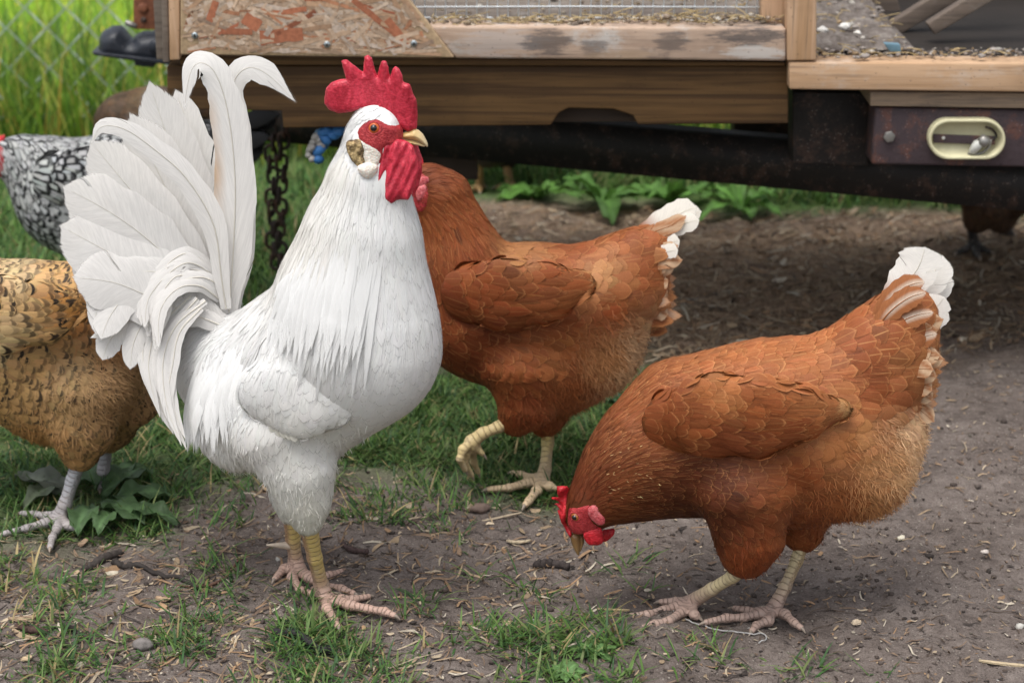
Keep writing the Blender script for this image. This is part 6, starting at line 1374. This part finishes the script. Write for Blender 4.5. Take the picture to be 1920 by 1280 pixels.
a.mk('chipboard_panel', M['osb'], coop, smooth=False)
for sx, sy in ((365, 67), (613, 84), (776, 82)):          # cross-head screws
    c = at(sx, sy, YB - .0022); th = np.linspace(0, 2 * np.pi, 20, endpoint=False); rr = .0040
    ring = np.stack([c[0] + rr * np.cos(th), 0 * th + c[1], c[2] + rr * np.sin(th)], 1); r2 = ring * [1, 1, 1]; r2[:, [0, 2]] = c[[0, 2]] + (ring[:, [0, 2]] - c[[0, 2]]) * .8; r2[:, 1] -= .0007; bk = ring + [0, .003, 0]
    V = np.concatenate([bk, ring, r2, [c - [0, .0008, 0]]]); F4 = [[i, (i + 1) % 20, 20 + (i + 1) % 20, 20 + i] for i in range(20)] + [[20 + i, 20 + (i + 1) % 20, 40 + (i + 1) % 20, 40 + i] for i in range(20)]; F3 = [[40 + i, 40 + (i + 1) % 20, 60] for i in range(20)]
    so_ = mk('screw', V, [np.array(F4), np.array(F3)], M['zinc'], coop)
    cr = Acc()
    for hx, hz in ((.0021, .0005), (.0005, .0021)): cr.add(*box_vf((c[0] - hx, c[1] - .0012 - hx * .05, c[2] - hz), (c[0] + hx, c[1] - .0003, c[2] + hz)))
    cr.mk('cross_slot', M['black_steel'], so_, smooth=False)
board('corner_batten', [(313, -150), (337, -150), (337, 113), (318, 114)], YB + .003, .045, M['pine_v'], coop)
board('outer_board', [(300, -150), (312, -150), (318, 118), (305, 118)], YB + .012, .05, M['greywood'], coop)
board('under_rail', [(338, 104), (1472, 117), (1472, 124), (338, 122)], YB + .018, .03, M['beam'], coop, .001)
sill = board('sill_rail', [(805, 50), (1474, 54), (1474, 115), (854, 110), (830, 80)], YB + .006, .052, M['pine_weathered'], coop, .003)
board('corner_post', [(1476, -150), (1531, -150), (1531, 114), (1476, 115)], YB + .001, .03, M['pine_v'], coop, .0025)
board('inner_post', [(1428, -150), (1474, -150), (1474, 50), (1428, 40)], YB + .040, .03, M['pine_v'], coop)
zs = float(at(1100, 52, YB + .006)[2])
for i in range(5):
    y0 = YB + .066 + i * .094
    mk('floor_plank', *box_vf((-.30, y0, zs - .022 - .001 * (i % 2)), (.345, y0 + .086, zs - .002 + .0015 * (i % 2)), .0015), M['greywood'], coop, smooth=False)
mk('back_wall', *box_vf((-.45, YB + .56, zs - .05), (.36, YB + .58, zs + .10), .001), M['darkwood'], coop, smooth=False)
mk('side_wall', *box_vf((-.44, YB + .06, zs - .05), (-.42, YB + .558, zs + .2), .001), M['greywood'], coop, smooth=False)
a = Acc(); Yw = YB + .062; x0, x1 = at(700, 40, Yw)[0], at(1428, 40, Yw)[0]; ztop = zs + .22
for i, x in enumerate(np.arange(x0, x1, .01275)):
    tv, tf = tube_vf([(x, Yw, zs - .004), (x + r.normal(0, .0006), Yw - .0008, zs + .1), (x, Yw, ztop)], .0010, 6); a.add(tv, tf)
zw = float(at(1100, 33, Yw)[2])
for z in np.arange(zw, ztop, .01275):
    tv, tf = tube_vf([(x0, Yw - .001, z), ((x0 + x1) / 2, Yw - .001, z + r.normal(0, .0006)), (x1, Yw - .001, z)], .0010, 6); a.add(tv, tf)
a.mk('wire_mesh', M['galv'], coop)
beam = [(313, 124), (1478, 124), (1478, 232), (1196, 234), (1187, 217), (1150, 205), (1066, 203), (1048, 212), (1033, 235), (531, 240), (528, 208), (313, 206)]
V, F = pp(beam, YB + .026, .040); mk('timber_beam', V, F, M['beam'], coop, smooth=False)
board('notch_packer', [(1000, 196), (1230, 196), (1230, 229), (1000, 230)], YB + .056, .03, M['darkwood'], coop)
def debris(name, label, n, sampler, seed, pal, R0=.004, strawn=0):
    r = np.random.default_rng(seed); a = Acc(); P = sampler(r, n); pal = np.array(pal)
    ico = np.array([(0, 0, 1), (.89, 0, .45), (.28, .85, .45), (-.72, .53, .45), (-.72, -.53, .45), (.28, -.85, .45), (.72, .53, -.45), (-.28, .85, -.45), (-.89, 0, -.45), (-.28, -.85, -.45), (.72, -.53, -.45), (0, 0, -1)])
    tri = np.array([(0, 1, 2), (0, 2, 3), (0, 3, 4), (0, 4, 5), (0, 5, 1), (1, 6, 2), (2, 7, 3), (3, 8, 4), (4, 9, 5), (5, 10, 1), (6, 7, 2), (7, 8, 3), (8, 9, 4), (9, 10, 5), (10, 6, 1), (11, 7, 6), (11, 8, 7), (11, 9, 8), (11, 10, 9), (11, 6, 10)])
    Rr = R0 * r.gamma(1.6, .5, n).clip(.2, 3.5); V = P[:, None] + ico[None] * (Rr[:, None] * r.uniform(.6, 1.5, (n, 3)) * np.array([1.2, 1, .6]))[:, None] * (1 + r.normal(0, .18, (n, 12, 1)))
    a.add(V.reshape(-1, 3), (np.arange(n)[:, None, None] * 12 + tri[None]).reshape(-1, 3), fcol=np.repeat(pal[r.integers(0, len(pal), n)] * (1 + r.normal(0, .15, (n, 1))).clip(.3, 2), 12, 0))
    for p in sampler(r, strawn):
        L = r.uniform(.008, .03); an = r.uniform(0, 6.28); d = np.array([math.cos(an), math.sin(an) * .6, r.uniform(-.1, .35)]) * L
        tv, tf = tube_vf([p, p + d * .5 + [0, 0, .001], p + d], .0006, 4); a.add(tv, tf, fcol=np.array((.50, .38, .20)) * r.uniform(.6, 1.2))
    return tag(a.mk(name, M['litter'], None, smooth=False), label, None, kind='stuff')
def shelf(r, n):
    x = r.uniform(-.10, .335, n); y = YB + .012 + .05 * r.beta(2.2, 1.2, n); y[: n // 4] = YB + .07 + .25 * r.random(n // 4); return np.stack([x, y, zs + .001 + .003 * r.random(n) * (1 + (x > .12) * 1.2)], 1)
debris('bedding_litter', 'straw and droppings lying along the top of the sill', 1500, shelf, 4, [(.40, .33, .25), (.28, .22, .17), (.5, .46, .4), (.18, .14, .11), (.36, .31, .24), (.36, .26, .14), (.24, .18, .12)], .0014, 260)

# ------------------------------------------------------------------ trailer
trailer = empty('trailer', (.6, 2.9, 0), 'old rusty trailer with pale deck board and empty oval marker lamp', 'trailer')
zd = float(at(1700, 114, YB)[2])
board('deck_board', [(1480, 117), (2080, 119), (2080, 175), (1480, 168)], YB + .002, .045, M['pine'], trailer, .0025)
mk('deck', *box_vf((.335, YB + .05, zd - .034), (1.9, YB + .64, zd - .004), .001), M['shadewood'], trailer, smooth=False)
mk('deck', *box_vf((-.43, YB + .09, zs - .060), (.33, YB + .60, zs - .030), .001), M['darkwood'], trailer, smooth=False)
mk('back_panel', *box_vf((.34, YB + .50, zd), (1.9, YB + .53, zd + .07), .001), M['shadewood'], trailer, smooth=False)
board('plywood_edge', [(1632, 172), (2080, 177), (2080, 206), (1632, 199)], YB + .014, .30, M['ply'], trailer, .001)
board('frame_rail', [(1641, 201), (2080, 209), (2080, 317), (1634, 309)], YB + .022, .05, M['rail'], trailer, .004)
board('cross_member', [(1486, 172), (1628, 174), (1628, 312), (1486, 306)], YB + .10, .05, M['black_steel'], trailer)
def obox(p0, p1, w, z0, z1, name, mat, root):
    p0, p1 = np.array(p0), np.array(p1); d = nrm(p1 - p0); s = np.array([-d[1], d[0]]); c = [p0 - s * w, p1 - s * w, p1 + s * w, p0 + s * w]
    V = np.array([[*q, z] for z in (z0, z1) for q in c]); F = np.array([[3, 2, 1, 0], [4, 5, 6, 7], [0, 1, 5, 4], [1, 2, 6, 5], [2, 3, 7, 6], [3, 0, 4, 7]])
    return mk(name, V, F, mat, root, smooth=False)
obox((-.365, 3.02), (1.3, 2.35 + .05), .022, .224, .287, 'tongue_beam', M['black_steel'], trailer)
obox((-.365, 3.07), (1.3, 3.60), .022, .224, .287, 'tongue_beam', M['black_steel'], trailer)
obox((-.40, 3.05), (.3, 3.05), .03, .288, .34, 'drawbar', M['black_steel'], trailer)
obox((.33, 3.12), (1.9, 3.12), .03, .20, .355, 'cross_member', M['black_steel'], trailer)
board('timber_block', [(760, 262), (893, 264), (896, 338), (770, 338)], 2.93, .06, M['darkwood'], trailer)
# coupler at the left end
Yc = 3.05
cp = Acc()
V, Q = inflate([(186, 100), (188, 68), (205, 52), (226, 49), (240, 62), (250, 72), (268, 60), (330, 62), (330, 116), (188, 104)], Yc, .032, .018, .0026, n=50); cp.add(V, Q)
V, F = pp([(172, 98), (330, 116), (330, 124), (176, 104)], Yc - .04, .08, bev=.001); cp.add(V, F)
V, F = pp([(250, 112), (292, 116), (288, 127), (254, 124)], Yc - .02, .04, bev=.001); cp.add(V, F)
coup = cp.mk('coupler', M['coupler'], trailer)
c = at(293, 88, Yc - .034); V, Q = ball_vf(c, .011, 10, (1, .5, 1)); mk('bolt', V, Q, M['coupler'], coup)
br = board('coupler_bracket', [(250, -60), (306, -60), (306, 57), (250, 55)], Yc - .012, .008, M['rust'], trailer, .001)
for (bx, by, rr, mt) in ((268, 16, .0075, 'rust'), (269, 38, .0045, 'black_steel')):
    c = at(bx, by, Yc - .0135); V, Q = ball_vf(c, rr, 10, (1, .45, 1)); mk('bolt', V, Q, M[mt], br)
tv, tf = tube_vf([at(236, 42, Yc - .02), at(255, 50, Yc - .02)], .004, 8); mk('lever', tv, tf, M['steel'], coup)
# bolt on the rail
c = at(1667, 256, YB + .020); th = np.linspace(0, 2 * np.pi, 6, endpoint=False) + .2
hx = np.stack([c[0] + .0075 * np.cos(th), 0 * th + c[1], c[2] + .0075 * np.sin(th)], 1)
V, F = prism_vf(hx, c[1] - .004, c[1] + .001, .001); bo = mk('bolt', V, F, M['steel'], trailer, smooth=False)
# marker lamp: oval rim, cream cup, contact strip, bulb
def stadium(x0, y0, x1, y1, n=14):
    rr = (y1 - y0) / 2; a = np.linspace(-np.pi / 2, np.pi / 2, n); cy = (y0 + y1) / 2
    R_ = [(x1 - rr + rr * math.cos(t), cy + rr * math.sin(t)) for t in a]; L_ = [(x0 + rr - rr * math.cos(t), cy - rr * math.sin(t)) for t in a]; return R_ + L_
Yl = YB + .022
so_ = stadium(1741, 224, 1886, 300); W = at([p[0] for p in so_], [p[1] for p in so_], Yl - .014); ce = W.mean(0)
def ring(k, y): q = ce + (W - ce) * np.array(k); q = q.copy(); q[:, 1] = y; return q
prof = [ring((1.0, 1, 1.0), Yl + .0), ring((1.0, 1, 1.0), Yl - .011), ring((.985, 1, .975), Yl - .014), ring((.93, 1, .87), Yl - .014), ring((.91, 1, .83), Yl - .0125), ring((.885, 1, .79), Yl - .0015)]
n = len(W); V = np.concatenate(prof + [ce[None] * [1, 0, 1] + [0, Yl - .001, 0]]); F4 = np.array([[j * n + i, j * n + (i + 1) % n, (j + 1) * n + (i + 1) % n, (j + 1) * n + i] for j in range(len(prof) - 1) for i in range(n)]); F3 = np.array([[5 * n + i, 5 * n + (i + 1) % n, 6 * n] for i in range(n)])
lamp = mk('marker_lamp', V, [F4, F3], M['cream_plastic'], trailer, smooth=False)
V, F = pp([(1750, 252), (1866, 256), (1866, 272), (1750, 268)], Yl - .006, .0025, bev=.0004); mk('contact_strip', V, F, M['rail'], lamp, smooth=False)
c = at(1769, 259, Yl - .007); V, Q = ball_vf(c, .0022, 8, (1, .6, 1)); mk('rivet', V, Q, M['bulb'], lamp)
tv, tf = tube_vf([at(1822, 285, Yl - .009), at(1832, 272, Yl - .011), at(1848, 262, Yl - .009)], [.005, .0065, .005], 12); mk('bulb', tv, tf, M['bulb'], lamp)
tv, tf = tube_vf([at(1838, 262, Yl - .0115), at(1850, 268, Yl - .0115)], [.0075, .0075], 12); mk('bulb_holder', tv, tf, M['steel'], lamp)
tv, tf = tube_vf(spline([at(1815, 288, Yl - .008), at(1838, 288, Yl - .009), at(1854, 276, Yl - .010), at(1858, 262, Yl - .009)], 12), .0016, 6); mk('wire', tv, tf, M['steel'], lamp)
tv, tf = tube_vf(spline([at(1848, 238, Yl - .006), at(1862, 244, Yl - .008), at(1868, 258, Yl - .007), at(1852, 262, Yl - .009)], 12), .0016, 6); mk('wire', tv, tf, M['black_steel'], lamp)
# dirt and debris on the deck
def heap(nx=60, ny=30):
    X, Yg = np.meshgrid(np.linspace(.36, .50, nx), np.linspace(YB + .052, YB + .42, ny), indexing='ij'); e = np.clip((.50 - X) / .02, 0, 1) * np.clip((Yg - YB - .05) / .01, 0, 1)
    Z = zd + .0005 + e * (.004 + .016 * np.clip((Yg - YB) / .3, 0, 1)) + e * (.004 * fbm(X, Yg, 40, 3, 80) + .002 * fbm(X, Yg, 160, 2, 84)); V = np.stack([X, Yg, Z], -1).reshape(-1, 3); i = np.arange(nx * ny).reshape(nx, ny)
    return V, np.stack([i[:-1, :-1], i[1:, :-1], i[1:, 1:], i[:-1, 1:]], -1).reshape(-1, 4)
V, Q = heap(); b = NB('dusty_dirt', .95, .1); o = b.obj(); n1 = b.noise(o, 60, 6, .7); n2 = b.noise(o, 300, 3, .7)
mt = b.done(b.mix(b.math('MULTIPLY', n2, .6), b.ramp(n1, [(.35, (.09, .075, .065)), (.55, (.22, .19, .17)), (.7, (.34, .31, .28))]), (.08, .065, .055)), b.bump(b.math('ADD', n1, n2), .8, .003))
tag(mk('deck_dirt', V, Q, mt), 'grey dust and dirt heaped on the trailer deck', kind='stuff')
def deck(r, n):
    x = r.uniform(.36, .90, n); y = YB + .008 + .05 * r.random(n); k = n // 2; x[:k] = r.uniform(.36, .49, k); y[:k] = YB + .06 + .25 * r.random(k)
    return np.stack([x, y, zd + .002 + .003 * r.random(n) + np.where(x < .49, np.clip((y - YB - .05) * .06, 0, .02), 0)], 1)
debris('deck_litter', 'grit, straw and droppings along the deck edge', 2000, deck, 6, [(.34, .30, .27), (.22, .19, .17), (.12, .10, .09), (.40, .37, .33), (.28, .2, .12)], .0014, 160)
def lump(px, py, Y, rad, col, label, name, cat, sq=(1, 1, .7), seed=0, group=None):
    V, Q = ball_vf((0, 0, 0), 1, 12); V = V * (1 + .25 * VN(seed)(V[:, 0] * 2 + 5, V[:, 2] * 2 + V[:, 1] * 2))[:, None] * rad * np.array(sq) + at(px, py, Y)
    tag(mk(name, V, Q, M['stick'], None, dict(fcol=np.broadcast_to(np.array(col), (len(V), 3)))), label, cat, group)
lump(1542, 57, YB + .13, .007, (.72, .70, .66), 'white stone on the deck dirt, nearest the coop post', 'stone', 'stone', seed=1, group='pale stones on the deck')
lump(1584, 50, YB + .15, .0078, (.74, .72, .68), 'largest white stone on the deck dirt', 'stone', 'stone', seed=2, group='pale stones on the deck')
lump(1608, 62, YB + .12, .0045, (.66, .63, .58), 'small white stone right of the largest one on the deck', 'stone', 'stone', seed=3, group='pale stones on the deck')
lump(1548, 26, YB + .28, .014, (.38, .37, .28), 'mossy pale lump at the back of the deck beside the post', 'stone', 'stone', seed=4, group='mossy lumps on the deck')
lump(1576, 28, YB + .30, .013, (.40, .39, .31), 'mossy pale lump at the back of the deck, the right one', 'stone', 'stone', seed=5, group='mossy lumps on the deck')
V, F = pp([(1658, 82), (1688, 84), (1690, 99), (1668, 97)], YB + .03, .012, bev=.001); tag(mk('plastic_scrap', V, F, plain('faded_blue_plastic', (.12, .22, .28), .6, nscale=80, namp=.3), smooth=False), 'faded blue plastic scrap on the deck edge', 'scrap')
def lean_plank(poly, Y, dep, label):
    V, F = pp(poly, Y, dep, bev=.002); tag(mk('plank', V, F, M['greywood_d'], smooth=False), label, 'plank', 'planks leaning on the deck')
M['greywood_d'] = wood_mat('grey_brown_plank', (.16, .125, .10), (.09, .07, .058), 0, pale=.15)
lean_plank([(1655, 54), (1679, 71), (1905, -62), (1838, -62)], YB + .20, .02, 'grey weathered plank leaning on the deck, the left of two')
lean_plank([(1739, 46), (1753, 66), (1960, -56), (1896, -56)], YB + .12, .02, 'grey weathered plank with sawn end leaning over the deck, the right of two')
lean_plank([(1560, -70), (1660, -70), (1690, 22), (1640, 30)], YB + .36, .02, 'dark upright board at the back of the deck behind the stones')

# ------------------------------------------------------------------ chain and rope
chain = empty('chain', at(515, 245, 2.97), 'rusty safety chain hanging from the tongue into the grass', 'chain')
def link(c, d, sdv, L=.017, Wd=.0075, rad=.0026):
    a = np.linspace(0, 2 * np.pi, 28, endpoint=False); x = np.cos(a) * Wd; y = np.sin(a) * Wd + np.sign(np.sin(a)) * (L - Wd)
    P = c + np.outer(x, sdv) + np.outer(y, d); tv, tf = tube_vf(P, rad, 8, closed=True); mk('link', tv, tf, M['chain'], chain)
for (xa, ya, xb, yb, Yk, ph) in ((507, 236, 514, 500, 2.97, 0), (531, 232, 524, 500, 2.962, 1)):
    n = 13; p0, p1 = at(xa, ya, Yk), at(xb, yb, Yk)
    for i in range(n):
        t = (i + .5) / n; c = p0 + (p1 - p0) * t + np.array([.003 * math.sin(i * 1.7 + ph), 0, 0]); d = nrm(p1 - p0)
        an = (i + ph) % 2 * 1.45 + rng.normal(0, .15); sdv = np.array([math.cos(an), math.sin(an), 0]); link(c, d, nrm(sdv - d * (sdv @ d)), float(np.linalg.norm(p1 - p0)) / n * .5 + .0036)
rope = empty('rope', at(605, 250, 2.60), 'knotted blue and white rope end hanging below the timber beam', 'rope')
for nm, mt, pts, rad in (('blue_strand', 'blue', [(625, 238), (610, 246), (598, 252), (612, 262), (604, 276), (594, 288), (598, 300)], .006), ('blue_strand', 'blue', [(640, 240), (625, 252), (610, 244)], .007), ('white_strand', 'whiterope', [(612, 262), (594, 254), (590, 266), (604, 274), (588, 274), (580, 284), (586, 300)], .0045), ('white_strand', 'whiterope', [(606, 268), (592, 262), (582, 276), (578, 292)], .0038)):
    S = spline(pts, 30); P = at(S[:, 0], S[:, 1], 2.60 + .006 * np.sin(np.arange(30) * .8)); tv, tf = tube_vf(P, rad * (1 + .12 * np.sin(np.arange(30) * 2.2)), 8); mk(nm, tv, tf, M[mt], rope)
#@@END
